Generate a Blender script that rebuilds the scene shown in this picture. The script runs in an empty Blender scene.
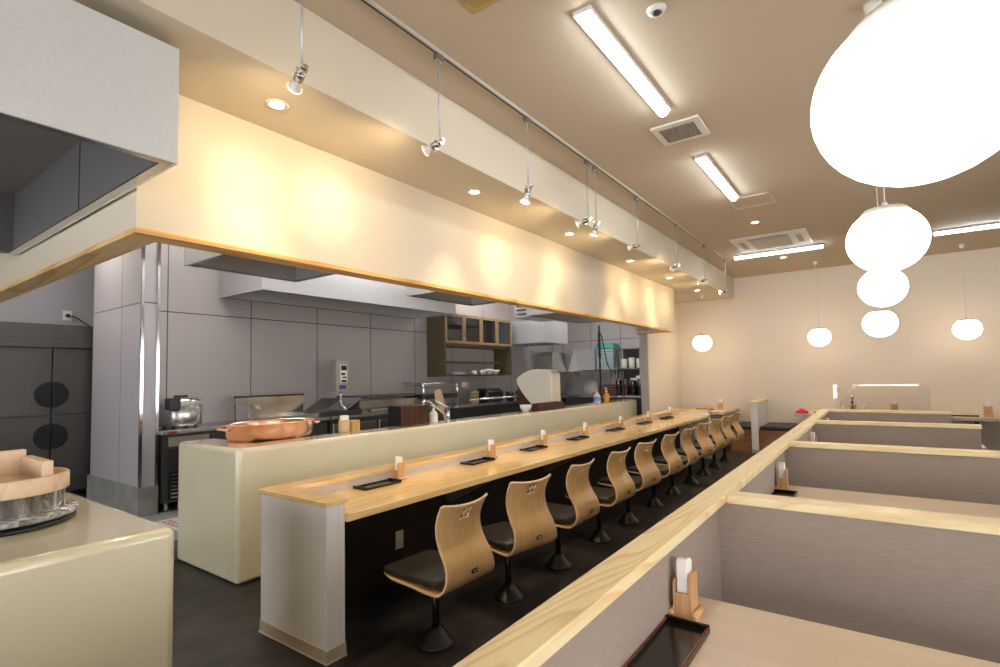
import bpy, bmesh, math, random
from mathutils import Vector, Matrix
random.seed(7)
PI = math.pi
SC = bpy.context.scene
COL = SC.collection

# ---------------------------------------------------------------- camera
cam_d = bpy.data.cameras.new('camera'); cam = bpy.data.objects.new('camera', cam_d); COL.objects.link(cam)
YAW, PITCH, ROLL, H = -0.6255, 0.0529, -0.0193, 1.4
fw = Vector((math.sin(YAW)*math.cos(PITCH), math.cos(YAW)*math.cos(PITCH), math.sin(PITCH)))
rt = Vector((math.cos(YAW), -math.sin(YAW), 0)); up = rt.cross(fw)
r2 = math.cos(ROLL)*rt + math.sin(ROLL)*up; u2 = -math.sin(ROLL)*rt + math.cos(ROLL)*up
M = Matrix((r2, u2, -fw)).transposed().to_4x4(); M.translation = Vector((0, 0, H))
cam.matrix_world = M
cam_d.sensor_width = 36; cam_d.lens = 36*0.52097; cam_d.shift_y = 0.0155; cam_d.clip_start = 0.05
SC.camera = cam
# ---------------------------------------------------------------- world and exposure
SC.view_settings.view_transform = 'Standard'; SC.view_settings.look = 'None'
SC.view_settings.exposure = 1.35; SC.view_settings.gamma = 1.0; SC.view_settings.use_curve_mapping = False
W = bpy.data.worlds.new('world'); SC.world = W; W.use_nodes = True
bg = W.node_tree.nodes['Background']; bg.inputs[0].default_value = (0.95, 0.96, 1.0, 1); bg.inputs[1].default_value = 3.5
LIGHT_K = 1.0
PENDANT_E, TUBE_E, KTUBE_E, DOWN_W, SPOT_W = 2.8, 13.0, 26.0, 24.0, 17.0

# ---------------------------------------------------------------- materials
def new_mat(name):
    m = bpy.data.materials.new(name); m.use_nodes = True
    return m, m.node_tree, m.node_tree.nodes['Principled BSDF']
def plain(name, col, rough=0.5, metal=0.0, coat=0.0, spec=0.5, emit=None, estr=0.0, trans=0.0, ior=1.45, bump=0.0, bscale=60):
    m, nt, b = new_mat(name)
    b.inputs['Base Color'].default_value = (*col, 1); b.inputs['Roughness'].default_value = rough
    b.inputs['Metallic'].default_value = metal; b.inputs['Coat Weight'].default_value = coat
    b.inputs['Coat Roughness'].default_value = 0.12
    b.inputs['Specular IOR Level'].default_value = spec; b.inputs['Transmission Weight'].default_value = trans; b.inputs['IOR'].default_value = ior
    if emit: b.inputs['Emission Color'].default_value = (*emit, 1); b.inputs['Emission Strength'].default_value = estr
    tc = nt.nodes.new('ShaderNodeTexCoord'); n = nt.nodes.new('ShaderNodeTexNoise'); n.inputs['Scale'].default_value = bscale
    nt.links.new(tc.outputs['Object'], n.inputs['Vector'])
    if bump:
        bp = nt.nodes.new('ShaderNodeBump'); bp.inputs['Strength'].default_value = bump; bp.inputs['Distance'].default_value = 0.01
        nt.links.new(n.outputs['Fac'], bp.inputs['Height']); nt.links.new(bp.outputs['Normal'], b.inputs['Normal'])
    return m
def mixcol(nt, fac_out, c1, c2, p1=0.0, p2=1.0):
    r = nt.nodes.new('ShaderNodeValToRGB'); r.color_ramp.elements[0].color = (*c1, 1); r.color_ramp.elements[1].color = (*c2, 1)
    r.color_ramp.elements[0].position = p1; r.color_ramp.elements[1].position = p2
    nt.links.new(fac_out, r.inputs[0]); return r.outputs[0]
def mapped(nt, scale, rot=(0, 0, 0)):
    tc = nt.nodes.new('ShaderNodeTexCoord'); mp = nt.nodes.new('ShaderNodeMapping')
    mp.inputs['Scale'].default_value = scale; mp.inputs['Rotation'].default_value = rot
    nt.links.new(tc.outputs['Object'], mp.inputs['Vector']); return mp.outputs['Vector']
def wood(name, c1, c2, axis='Y', scale=1.0, rough=0.35, coat=0.2, rings=7.0, dist=3.5, p1=0.15, p2=0.9):
    """flat-sawn timber: contour lines of a noise field stretched along the grain"""
    m, nt, b = new_mat(name)
    s = {'X': (0.35, 3.2, 3.2), 'Y': (3.2, 0.35, 3.2), 'Z': (3.2, 3.2, 0.35)}[axis]
    v = mapped(nt, tuple(k*scale for k in s))
    n = nt.nodes.new('ShaderNodeTexNoise'); n.inputs['Scale'].default_value = 1.0; n.inputs['Detail'].default_value = 1.5; n.inputs['Roughness'].default_value = 0.4
    nt.links.new(v, n.inputs['Vector'])
    mu = nt.nodes.new('ShaderNodeMath'); mu.operation = 'MULTIPLY'; mu.inputs[1].default_value = rings*dist
    nt.links.new(n.outputs['Fac'], mu.inputs[0])
    fr = nt.nodes.new('ShaderNodeMath'); fr.operation = 'FRACT'; nt.links.new(mu.outputs[0], fr.inputs[0])
    # soft sawtooth: earlywood pale, latewood a thin darker line
    r = nt.nodes.new('ShaderNodeValToRGB'); e = r.color_ramp.elements
    e[0].position = 0.0; e[0].color = (*c1, 1); e[1].position = 1.0; e[1].color = (*c1, 1)
    k = e.new(0.45); k.color = (*c1, 1); k = e.new(0.88); k.color = (*c2, 1)
    nt.links.new(fr.outputs[0], r.inputs[0])
    n2 = nt.nodes.new('ShaderNodeTexNoise'); n2.inputs['Scale'].default_value = 14; n2.inputs['Detail'].default_value = 3
    nt.links.new(v, n2.inputs['Vector'])
    mx = nt.nodes.new('ShaderNodeMix'); mx.data_type = 'RGBA'; mx.blend_type = 'MULTIPLY'; mx.inputs['Factor'].default_value = 0.28
    nt.links.new(r.outputs[0], mx.inputs[6]); nt.links.new(n2.outputs['Color'], mx.inputs[7])
    g = mixcol(nt, n2.outputs['Fac'], (0.72, 0.72, 0.72), (1, 1, 1), 0.3, 0.6)
    nt.links.new(g, mx.inputs[7]); nt.links.new(mx.outputs[2], b.inputs['Base Color'])
    b.inputs['Roughness'].default_value = rough; b.inputs['Coat Weight'].default_value = coat; b.inputs['Coat Roughness'].default_value = 0.15
    return m
def streak(name, c1, c2, s, rough=0.5, metal=0.0, coat=0.0, detail=3.0, p1=0.3, p2=0.7, bump=0.0, spec=0.5):
    m, nt, b = new_mat(name); v = mapped(nt, s)
    n = nt.nodes.new('ShaderNodeTexNoise'); n.inputs['Scale'].default_value = 1.0; n.inputs['Detail'].default_value = detail
    nt.links.new(v, n.inputs['Vector']); c = mixcol(nt, n.outputs['Fac'], c1, c2, p1, p2); nt.links.new(c, b.inputs['Base Color'])
    b.inputs['Roughness'].default_value = rough; b.inputs['Metallic'].default_value = metal; b.inputs['Coat Weight'].default_value = coat
    b.inputs['Specular IOR Level'].default_value = spec
    if bump:
        bp = nt.nodes.new('ShaderNodeBump'); bp.inputs['Strength'].default_value = bump; bp.inputs['Distance'].default_value = 0.01
        nt.links.new(n.outputs['Fac'], bp.inputs['Height']); nt.links.new(bp.outputs['Normal'], b.inputs['Normal'])
    return m
def panel_mat(name, col, joint, axis, off, step, zj, rough=0.35):
    """sheet cladding with thin dark joints; object coords equal world coords for the shell"""
    m, nt, b = new_mat(name); tc = nt.nodes.new('ShaderNodeTexCoord'); sp = nt.nodes.new('ShaderNodeSeparateXYZ')
    nt.links.new(tc.outputs['Object'], sp.inputs[0])
    def mth(op, a, c):
        n = nt.nodes.new('ShaderNodeMath'); n.operation = op
        for i, q in enumerate((a, c)):
            if isinstance(q, (int, float)): n.inputs[i].default_value = q
            elif q is not None: nt.links.new(q, n.inputs[i])
        return n.outputs[0]
    a = mth('FLOORED_MODULO', mth('ADD', sp.outputs[axis], -off + 100*step), step)
    j1 = mth('LESS_THAN', mth('ABSOLUTE', mth('ADD', a, -step/2), None), 0.006)
    j2 = mth('LESS_THAN', mth('ABSOLUTE', mth('ADD', sp.outputs[2], -zj), None), 0.006)
    j = mth('MAXIMUM', j1, j2)
    mx = nt.nodes.new('ShaderNodeMix'); mx.data_type = 'RGBA'; nt.links.new(j, mx.inputs['Factor'])
    mx.inputs[6].default_value = (*col, 1); mx.inputs[7].default_value = (*joint, 1)
    nt.links.new(mx.outputs[2], b.inputs['Base Color']); b.inputs['Roughness'].default_value = rough
    return m
def glass_mat(name, tint=(1, 1, 1), alpha=0.2, rough=0.03):
    m, nt, b = new_mat(name)
    nt.nodes.remove(b); out = nt.nodes['Material Output']
    g = nt.nodes.new('ShaderNodeBsdfGlossy'); g.inputs['Roughness'].default_value = rough
    t = nt.nodes.new('ShaderNodeBsdfTransparent'); t.inputs['Color'].default_value = (*tint, 1)
    f = nt.nodes.new('ShaderNodeFresnel'); f.inputs['IOR'].default_value = 1.5
    ad = nt.nodes.new('ShaderNodeMath'); ad.operation = 'ADD'; ad.inputs[1].default_value = alpha; ad.use_clamp = True
    nt.links.new(f.outputs[0], ad.inputs[0])
    mx = nt.nodes.new('ShaderNodeMixShader'); nt.links.new(ad.outputs[0], mx.inputs[0]); nt.links.new(t.outputs[0], mx.inputs[1]); nt.links.new(g.outputs[0], mx.inputs[2])
    nt.links.new(mx.outputs[0], out.inputs['Surface']); return m

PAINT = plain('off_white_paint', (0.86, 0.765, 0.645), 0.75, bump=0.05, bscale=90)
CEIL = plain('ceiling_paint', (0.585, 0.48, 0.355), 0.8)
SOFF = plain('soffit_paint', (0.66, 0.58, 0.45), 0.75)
KPAN = panel_mat('grey_cladding_long', (0.44, 0.405, 0.395), (0.08, 0.075, 0.075), 1, 2.47+0.47, 0.94, 2.18)
KPANX = panel_mat('grey_cladding_cross', (0.43, 0.41, 0.42), (0.08, 0.075, 0.075), 0, -6.36, 0.72, 2.18)
KPAINT = plain('kitchen_ceiling_paint', (0.7, 0.7, 0.7), 0.8)
CONC = streak('grey_concrete_base', (0.20, 0.20, 0.185), (0.30, 0.30, 0.28), (5, 5, 5), 0.7)
FLOOR = streak('dark_slate_vinyl', (0.010, 0.009, 0.009), (0.058, 0.048, 0.044), (5, 3.2, 3.2), 0.42, detail=8, p1=0.35, p2=0.75, spec=0.35)
KFLOOR = streak('kitchen_floor_screed', (0.24, 0.25, 0.25), (0.34, 0.35, 0.35), (4, 4, 4), 0.5)
PINE_Y = wood('pale_pine_long', (0.95, 0.79, 0.46), (0.82, 0.58, 0.27), 'Y', 1.5, 0.4, 0.15, rings=9)
PINE_X = wood('pale_pine_cross', (0.94, 0.78, 0.46), (0.86, 0.65, 0.34), 'X', 1.4, 0.4, 0.15, rings=7)
HONEY_Y = wood('honey_pine_long', (0.92, 0.66, 0.31), (0.84, 0.56, 0.22), 'Y', 1.0, 0.16, 0.5, rings=6)
HONEY_X = wood('honey_pine_cross', (0.92, 0.66, 0.31), (0.82, 0.54, 0.21), 'X', 1.0, 0.2, 0.4, rings=4)
TRIMW = wood('header_pine', (0.80, 0.50, 0.18), (0.60, 0.31, 0.08), 'Y', 1.0, 0.45, 0.1, rings=3)
TRIMX = wood('header_pine_cross', (0.80, 0.55, 0.25), (0.60, 0.34, 0.12), 'X', 1.0, 0.45, 0.1, rings=3)
LAM = streak('pale_wood_laminate', (0.66, 0.52, 0.37), (0.74, 0.60, 0.44), (0.7, 9, 9), 0.35, detail=4)
WHITEW = streak('whitewashed_board', (0.80, 0.78, 0.76), (0.88, 0.86, 0.84), (45, 45, 1.2), 0.5, detail=4, p1=0.25, p2=0.7)
WHITEWY = streak('whitewashed_upstand', (0.72, 0.67, 0.59), (0.80, 0.75, 0.67), (45, 45, 1.2), 0.5, detail=4)
TEXT = streak('taupe_woven_wallcovering', (0.325, 0.262, 0.215), (0.385, 0.315, 0.262), (26, 26, 420), 0.85, detail=2, bump=0.04)
SKIRT = plain('beige_skirting', (0.52, 0.43, 0.31), 0.5)
DARKP = plain('dark_brown_laminate', (0.016, 0.010, 0.009), 0.55)
CREAM = streak('cream_polished_plaster', (0.77, 0.70, 0.48), (0.82, 0.75, 0.54), (1.6, 1.6, 1.2), 0.20, coat=0.9, detail=2)
GALV = streak('speckled_zinc_sheet', (0.72, 0.74, 0.75), (0.82, 0.84, 0.85), (230, 230, 230), 0.36, metal=0.45, detail=2)
STEEL = streak('brushed_steel', (0.42, 0.42, 0.41), (0.58, 0.58, 0.57), (3, 160, 3), 0.25, metal=1.0)
STEELV = streak('fridge_steel', (0.080, 0.075, 0.07), (0.084, 0.079, 0.074), (2, 60, 2), 0.45, metal=0.6)
CHROME = plain('chrome', (0.75, 0.75, 0.76), 0.12, 1.0)
POLISH = plain('polished_steel', (0.62, 0.62, 0.62), 0.24, 0.9)
SATIN = plain('satin_steel', (0.55, 0.55, 0.55), 0.35, 0.6)
DARKM = plain('dark_metal', (0.07, 0.07, 0.07), 0.35, 0.7)
BLACK = plain('black_gloss_metal', (0.010, 0.010, 0.011), 0.3)
MATTE = plain('matte_black', (.006, .006, .006), .6)
BLKLAC = plain('black_lacquer', (0.006, 0.005, 0.005), 0.22, coat=0.25)
REDLAC = plain('red_lacquer_edge', (0.28, 0.025, 0.012), 0.15, coat=0.5)
CUSH = plain('dark_brown_vinyl', (0.022, 0.017, 0.015), 0.42, bump=0.04, bscale=200)
PLY = streak('bent_plywood', (0.70, 0.42, 0.165), (0.78, 0.50, 0.22), (30, 30, 1.3), 0.32, coat=0.25, detail=3)
PLYE = plain('plywood_edge', (0.74, 0.54, 0.32), 0.5)
COPPER = streak('hammered_copper', (0.88, 0.46, 0.32), (0.95, 0.58, 0.44), (18, 18, 18), 0.22, metal=1.0, bump=0.06)
WHITE = plain('white_plastic', (0.78, 0.76, 0.72), 0.3)
IVORY = plain('ivory_enamel', (0.66, 0.61, 0.50), 0.25, coat=0.3)
PAPER = plain('white_paper', (0.86, 0.84, 0.80), 0.7)
CERAM = plain('white_ceramic', (0.70, 0.70, 0.66), 0.2)
HOLD = wood('napkin_box_wood', (0.66, 0.38, 0.18), (0.56, 0.29, 0.12), 'Z', 3.0, 0.4, 0.2, rings=3)
HINOKI = wood('bare_cypress', (0.80, 0.60, 0.40), (0.72, 0.50, 0.31), 'X', 1.4, 0.55, 0.0, rings=3)
CABW = wood('dark_olive_cabinet_wood', (0.115, 0.085, 0.042), (0.07, 0.05, 0.024), 'Y', 1.6, 0.4, 0.1, rings=4)
CABF = wood('cabinet_door_wood', (0.30, 0.20, 0.09), (0.20, 0.125, 0.05), 'Z', 1.6, 0.4, 0.1, rings=4)
BENCHW = wood('reddish_bench_wood', (0.36, 0.165, 0.08), (0.25, 0.10, 0.045), 'X', 1.4, 0.35, 0.3, rings=4)
DRED = plain('dark_red_lacquer_wood', (0.055, 0.014, 0.010), 0.25, coat=0.4)
DWOOD = streak('dark_mahogany', (0.040, 0.016, 0.010), (0.075, 0.030, 0.018), (4, 60, 4), 0.25, coat=0.4)
TEAL = plain('teal_plastic', (0.10, 0.50, 0.42), 0.4)
CLEARP = plain('frosted_crate_plastic', (0.45, 0.56, 0.60), 0.3)
ORANGE = plain('orange_soap', (0.75, 0.30, 0.03), 0.25)
PINK = plain('pink_bottle_plastic', (0.72, 0.52, 0.55), 0.3)
BLUEL = plain('blue_label', (0.15, 0.35, 0.70), 0.4)
MAGENTA = plain('magenta_cloth', (0.70, 0.02, 0.12), 0.6)
CLEAR = glass_mat('clear_acrylic', (0.97, 0.97, 0.97), 0.05)
CLEARB = glass_mat('thick_clear_acrylic', (0.97, 0.97, 0.97), 0.05, 0.08)
def glint_streaks(m):  # bright reflections put into the acrylic as pale vertical streaks
    nt = m.node_tree; out = nt.nodes['Material Output']; src = out.inputs['Surface'].links[0].from_socket
    d = nt.nodes.new('ShaderNodeBsdfDiffuse'); d.inputs[0].default_value = (.85, .84, .82, 1)
    n = nt.nodes.new('ShaderNodeTexNoise'); n.inputs['Scale'].default_value = 1.0; nt.links.new(mapped(nt, (28, 28, 2)), n.inputs['Vector'])
    c = nt.nodes.new('ShaderNodeMapRange'); c.inputs['From Min'].default_value = .42; c.inputs['From Max'].default_value = .62; c.inputs['To Min'].default_value = .08; c.inputs['To Max'].default_value = .55
    nt.links.new(n.outputs['Fac'], c.inputs['Value'])
    mx = nt.nodes.new('ShaderNodeMixShader'); nt.links.new(c.outputs[0], mx.inputs[0]); nt.links.new(src, mx.inputs[1]); nt.links.new(d.outputs[0], mx.inputs[2]); nt.links.new(mx.outputs[0], out.inputs['Surface'])
glint_streaks(CLEARB)
SCREEN = glass_mat('acrylic_screen', (0.98, 0.98, 0.98), 0.04, 0.02)
SMOKE = glass_mat('cabinet_glass', (0.45, 0.45, 0.45), 0.08, 0.05)
FROST = streak('frosted_fridge_glass', (0.28, 0.27, 0.24), (0.36, 0.35, 0.31), (2, 2, 2), 0.3)
E_GLOBE = plain('opal_glass_lit', (0.9, 0.88, 0.84), 0.3, emit=(1.0, 0.80, 0.56), estr=PENDANT_E)
E_TUBE = plain('tube_lit', (0.9, 0.9, 0.9), 0.3, emit=(0.86, 0.95, 1.0), estr=TUBE_E)
E_KTUBE = plain('kitchen_tube_lit', (0.9, 0.9, 0.9), 0.3, emit=(1.0, 0.97, 0.94), estr=KTUBE_E)
E_BULB = plain('halogen_lit', (0.9, 0.9, 0.9), 0.3, emit=(1.0, 0.80, 0.50), estr=14.0)
BULBG = plain('bulb_glass_reflector', (0.80, 0.76, 0.72), 0.15)
GRILLE = streak('vent_grille', (0.16, 0.14, 0.12), (0.34, 0.30, 0.26), (400, 8, 8), 0.6, p1=0.45, p2=0.55)
CAPW = plain('white_lamp_metal', (0.74, 0.72, 0.68), 0.4)
WOOD_END = plain('napkin_plinth', (0.70, 0.45, 0.22), 0.4)

# ---------------------------------------------------------------- mesh helpers
class MB:
    def __init__(s): s.bm = bmesh.new()
    def _add(s, verts, faces, smooth=False):
        vs = [s.bm.verts.new(v) for v in verts]
        for f in faces:
            try: fc = s.bm.faces.new([vs[i] for i in f]); fc.smooth = smooth
            except ValueError: pass
        return s
    def box(s, x0, x1, y0, y1, z0, z1):
        v = [(x, y, z) for z in (z0, z1) for y in (y0, y1) for x in (x0, x1)]
        return s._add(v, [(0, 2, 3, 1), (4, 5, 7, 6), (0, 1, 5, 4), (2, 6, 7, 3), (0, 4, 6, 2), (1, 3, 7, 5)])
    def prism(s, pts, z0, z1, smooth=False):
        n = len(pts); v = [(x, y, z0) for x, y in pts] + [(x, y, z1) for x, y in pts]
        f = [tuple(range(n-1, -1, -1)), tuple(range(n, 2*n))] + [(i, (i+1) % n, n+(i+1) % n, n+i) for i in range(n)]
        return s._add(v, f, smooth)
    def extr(s, pts, axis, a0, a1):
        """pts 2D outline in the two other axes (cyclic order), extruded along axis"""
        n = len(pts)
        def mk(a, p): return {'X': (a, p[0], p[1]), 'Y': (p[0], a, p[1]), 'Z': (p[0], p[1], a)}[axis]
        v = [mk(a0, p) for p in pts] + [mk(a1, p) for p in pts]
        f = [tuple(range(n-1, -1, -1)), tuple(range(n, 2*n))] + [(i, (i+1) % n, n+(i+1) % n, n+i) for i in range(n)]
        return s._add(v, f)
    def lathe(s, prof, c=(0, 0, 0), n=32, axis='Z', sx=1, sy=1, smooth=True, a0=0.0):
        """prof list of (r, h) from bottom to top, r=0 closes"""
        vs, rows = [], []
        for r, h in prof:
            if r <= 1e-6: rows.append([len(vs)]); vs.append((0, 0, h))
            else:
                rows.append(list(range(len(vs), len(vs)+n)))
                for i in range(n):
                    a = a0 + 2*PI*i/n; vs.append((r*math.cos(a)*sx, r*math.sin(a)*sy, h))
        def tr(p):
            x, y, z = p
            if axis == 'X': x, y, z = z, x, y
            elif axis == 'Y': x, y, z = y, z, x
            return (x+c[0], y+c[1], z+c[2])
        f = []
        for a, b in zip(rows, rows[1:]):
            if len(a) == 1 and len(b) == 1: continue
            for i in range(n):
                j = (i+1) % n
                if len(a) == 1: f.append((a[0], b[i], b[j]) if False else (a[0], b[j], b[i]))
                elif len(b) == 1: f.append((a[i], a[j], b[0]))
                else: f.append((a[i], a[j], b[j], b[i]))
        return s._add([tr(p) for p in vs], f, smooth)
    def cyl(s, c, r, h, n=24, axis='Z', r2=None):
        r2 = r if r2 is None else r2
        return s.lathe([(0, 0), (r, 0), (r2, h), (0, h)], c, n, axis, smooth=False)
    def tube(s, pts, r, n=10, radii=None):
        pts = [Vector(p) for p in pts]; rings = []; vs = []
        prev = None
        for i, p in enumerate(pts):
            t = (pts[min(i+1, len(pts)-1)] - pts[max(i-1, 0)]).normalized()
            if prev is None:
                a = Vector((0, 0, 1)) if abs(t.z) < 0.9 else Vector((1, 0, 0)); u = t.cross(a).normalized()
            else: u = (prev - t*prev.dot(t)).normalized()
            prev = u; w = t.cross(u); rr = radii[i] if radii else r
            rings.append(list(range(len(vs), len(vs)+n)))
            for k in range(n):
                an = 2*PI*k/n; vs.append(p + u*math.cos(an)*rr + w*math.sin(an)*rr)
        f = []
        for a, b in zip(rings, rings[1:]):
            for k in range(n): j = (k+1) % n; f.append((a[k], b[k], b[j], a[j]))
        f.append(tuple(rings[0])); f.append(tuple(reversed(rings[-1])))
        return s._add(vs, f, True)
    def build(s, name, mat, parent=None, loc=(0, 0, 0), bevel=0, seg=3, solid=0, rot=None):
        bmesh.ops.recalc_face_normals(s.bm, faces=s.bm.faces)
        me = bpy.data.meshes.new(name); s.bm.to_mesh(me); s.bm.free(); me.materials.append(mat)
        o = bpy.data.objects.new(name, me); COL.objects.link(o); o.location = loc
        if rot: o.rotation_euler = rot
        if parent: o.parent = parent
        if solid:
            md = o.modifiers.new('solid', 'SOLIDIFY'); md.thickness = solid; md.offset = 0
        if bevel:
            md = o.modifiers.new('bevel', 'BEVEL'); md.width = bevel; md.segments = seg; md.limit_method = 'ANGLE'; md.angle_limit = 0.7
            md.harden_normals = False
            for p in me.polygons: p.use_smooth = True
            try:
                me.set_sharp_from_angle(angle=0.9)
            except Exception: pass
        return o
def tag(o, label, cat, group=None, kind=None):
    o['label'] = label; o['category'] = cat
    if group: o['group'] = group
    if kind: o['kind'] = kind
    return o
def thing(name, label, cat, loc=(0, 0, 0), rz=0, group=None):
    o = bpy.data.objects.new(name, None); COL.objects.link(o); o.empty_display_size = 0.1
    o.location = loc; o.rotation_euler = (0, 0, rz); return tag(o, label, cat, group)
def kids(o): return [c for c in list(COL.objects) if c.parent == o]
def copy_tree(o, parent=None):
    ch = kids(o); c = o.copy(); COL.objects.link(c)
    c.parent = parent
    for k in ch: copy_tree(k, c)
    return c
def dup(o, loc, rz=0, label=None):
    c = copy_tree(o); c.location = loc; c.rotation_euler = (0, 0, rz)
    if label: c['label'] = label
    return c
def struct(o, label, cat='wall'):
    o['kind'] = 'structure'; o['label'] = label; o['category'] = cat; return o
K = 1.045   # everything hung from the ceiling sits on this survey scale
def cs(x, y, z): return (x*K, y*K, H + (z-H)*K)
YW = 10.87                      # far wall
ZC = cs(0, 0, 3.15)[2]          # ceiling
ZS = cs(0, 0, 2.782)[2]         # dropped soffit
HX = -2.653*K; HY0 = 0.914*K; HY1 = 8.577*K; HZ = cs(0, 0, 2.10)[2]

# ================================================================ SETTING
XR, YR, XL = 3.6, -3.6, -7.95
struct(MB().box(XL-.1, XR+.1, YR-.1, YW+.1, -.1, 0).build('floor', FLOOR), 'dark mottled slate-look dining floor', 'floor')
fk = MB(); fk.box(XL, -4.58, YR, YW, 0, .15); struct(fk.build('floor_kitchen', KFLOOR), 'raised grey kitchen floor behind the cream counters', 'floor')
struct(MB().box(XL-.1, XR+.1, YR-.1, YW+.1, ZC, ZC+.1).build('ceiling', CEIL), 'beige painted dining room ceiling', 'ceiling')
struct(MB().box(-3.32, XR+.1, YW, YW+.12, 0, ZC).build('wall_far', PAINT), 'warm beige wall at the far end of the dining room', 'wall')
struct(MB().box(XL, -3.32, YW, YW+.12, 0, ZC).build('wall_kitchen_far', KPANX), 'grey panelled wall at the far end of the kitchen', 'wall')
jw = MB().box(-3.40, -3.26, HY1+.02, YW, 0, ZC); struct(jw.build('wall_kitchen_end', PAINT), 'beige wall end closing off the kitchen past the long counter', 'wall')
struct(MB().box(-3.405, -3.27, HY1-.0, HY1+.02, 0, HZ+.0).build('trim_1', KPAN), 'grey clad edge of the wall end', 'trim')
struct(MB().box(-6.36, -6.26, 2.15, YW, .15, ZC).build('wall_kitchen_back', KPAN), 'grey panelled wall behind the cooking line', 'wall')
# wall return with concrete base and chrome corner guards
wr = MB().box(-7.0, -5.67, 2.02, 2.15, .42, ZC); struct(wr.build('wall_kitchen_return', panel_mat('grey_cladding_return', (0.45, 0.43, 0.46), (0.10, 0.095, 0.10), 0, -6.19+.6, 1.2, 2.18)), 'lavender grey panelled wall stub beside the tall fridge', 'wall')
struct(MB().box(-7.02, -5.65, 2.0, 2.17, .15, .42).build('trim_2', CONC), 'concrete base under the grey wall stub', 'trim')
cg = MB(); cg.box(-5.675, -5.655, 2.005, 2.03, .42, ZC); cg.box(-5.675, -5.655, 2.14, 2.165, .42, ZC)
struct(cg.build('trim_3', CHROME), 'bright steel corner guards on the grey wall stub', 'trim')
struct(MB().box(XL-.1, XL, YR, YW, 0, ZC).build('wall_kitchen_left', panel_mat('grey_cladding_left', (0.36, 0.36, 0.39), (0.10, 0.095, 0.10), 1, 1.36+1.2, 2.4, 3.05)), 'grey wall behind the tall fridge', 'wall')
# right wall and rear wall with shopfront windows behind the viewer
def wall_with_windows(name, lab, axis, pos, a0, a1, wins, z0, z1):
    m = MB()
    def bx(p, q, za, zb):
        if axis == 'X': m.box(pos, pos+.15, p, q, za, zb)
        else: m.box(p, q, pos-.15, pos, za, zb)
    bx(a0, a1, 0, z0); bx(a0, a1, z1, ZC); e = a0
    for p, q in wins: bx(e, p, z0, z1); e = q
    bx(e, a1, z0, z1)
    return struct(m.build(name, PAINT), lab, 'wall')
WR = [(-2.8, -0.4), (0.4, 2.8), (3.6, 6.0)]
WB = [(-5.6, -3.6), (-3.2, -1.2), (-0.8, 1.2), (1.6, 3.2)]
wall_with_windows('wall_right', 'beige side wall with shopfront windows', 'X', XR, YR, YW, WR, 0.75, 2.3)
wall_with_windows('wall_rear', 'beige front wall with shopfront windows', 'Y', YR, XL, XR, WB, 0.3, 2.4)
wi = 1
def window(x0, x1, y0, y1, z0, z1):
    global wi
    fr = MB(); t = .05
    if x1-x0 < y1-y0:
        for yy in (y0, (y0+y1)/2-t/2, y1-t): fr.box(x0, x1, yy, yy+t, z0, z1)
        for zz in (z0, z1-t): fr.box(x0, x1, y0, y1, zz, zz+t)
        g = MB().box((x0+x1)/2-.004, (x0+x1)/2+.004, y0, y1, z0, z1)
    else:
        for xx in (x0, (x0+x1)/2-t/2, x1-t): fr.box(xx, xx+t, y0, y1, z0, z1)
        for zz in (z0, z1-t): fr.box(x0, x1, y0, y1, zz, zz+t)
        g = MB().box(x0, x1, (y0+y1)/2-.004, (y0+y1)/2+.004, z0, z1)
    f = fr.build('window_%d' % wi, CAPW); struct(f, 'white framed shopfront window', 'window'); g.build('pane', CLEAR, f); wi += 1
for p, q in WR: window(XR+.05, XR+.1, p, q, .75, 2.3)
for p, q in WB: window(p, q, YR-.1, YR-.05, .3, 2.4)

# dropped soffit beside and around the kitchen opening
sf = MB(); sx = -2.10*K
sf.box(HX, sx, YR, YW, ZS, ZC)
sf.box(-3.40, HX, HY1, YW, ZS, ZC)
sf.box(XL, HX, YR, HY0, ZS, ZC)
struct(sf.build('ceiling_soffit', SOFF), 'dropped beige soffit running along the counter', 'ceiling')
# header: deep fascia hung under the soffit, pine trim along its bottom edge
TH = .12
hd = MB(); hd.box(HX-TH, HX, HY0, HY1, HZ, ZS+.02); hd.box(-7.9, HX-TH, HY0, HY0+TH, HZ, ZS+.02)
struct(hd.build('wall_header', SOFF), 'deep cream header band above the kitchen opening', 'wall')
hr = MB().box(-3.42, HX-TH, HY1-TH, HY1, HZ, ZS+.02); struct(hr.build('wall_header_return', KPAN), 'grey return at the far end of the header', 'wall')
tr = MB(); tr.box(HX-TH-.004, HX+.006, HY0-.006, HY1+.006, HZ-.028, HZ)
struct(tr.build('trim_4', TRIMW, bevel=.003), 'honey pine trim along the bottom of the header', 'trim')
tr = MB(); tr.box(-7.9, HX-TH-.004, HY0-.006, HY0+TH+.004, HZ-.028, HZ); struct(tr.build('trim_5', TRIMX), 'pine trim under the left return of the header', 'trim')
tr = MB(); tr.box(-3.42, HX-TH-.004, HY1-TH, HY1+.006, HZ-.028, HZ); struct(tr.build('trim_6', TRIMX), 'pine trim under the far header return', 'trim')
# white end partition between the two wall benches
ep = struct(MB().box(-1.81, -1.705, 9.88, YW, 0, .86).build('wall_bench_divider', WHITEW), 'low white partition between the two wooden wall benches', 'wall')
MB().box(-1.83, -1.69, 9.86, YW, .86, .885).build('cap', PINE_Y, ep)
MB().box(-1.815, -1.70, 9.875, YW, 0, .06).build('skirting', SKIRT, ep)

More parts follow.
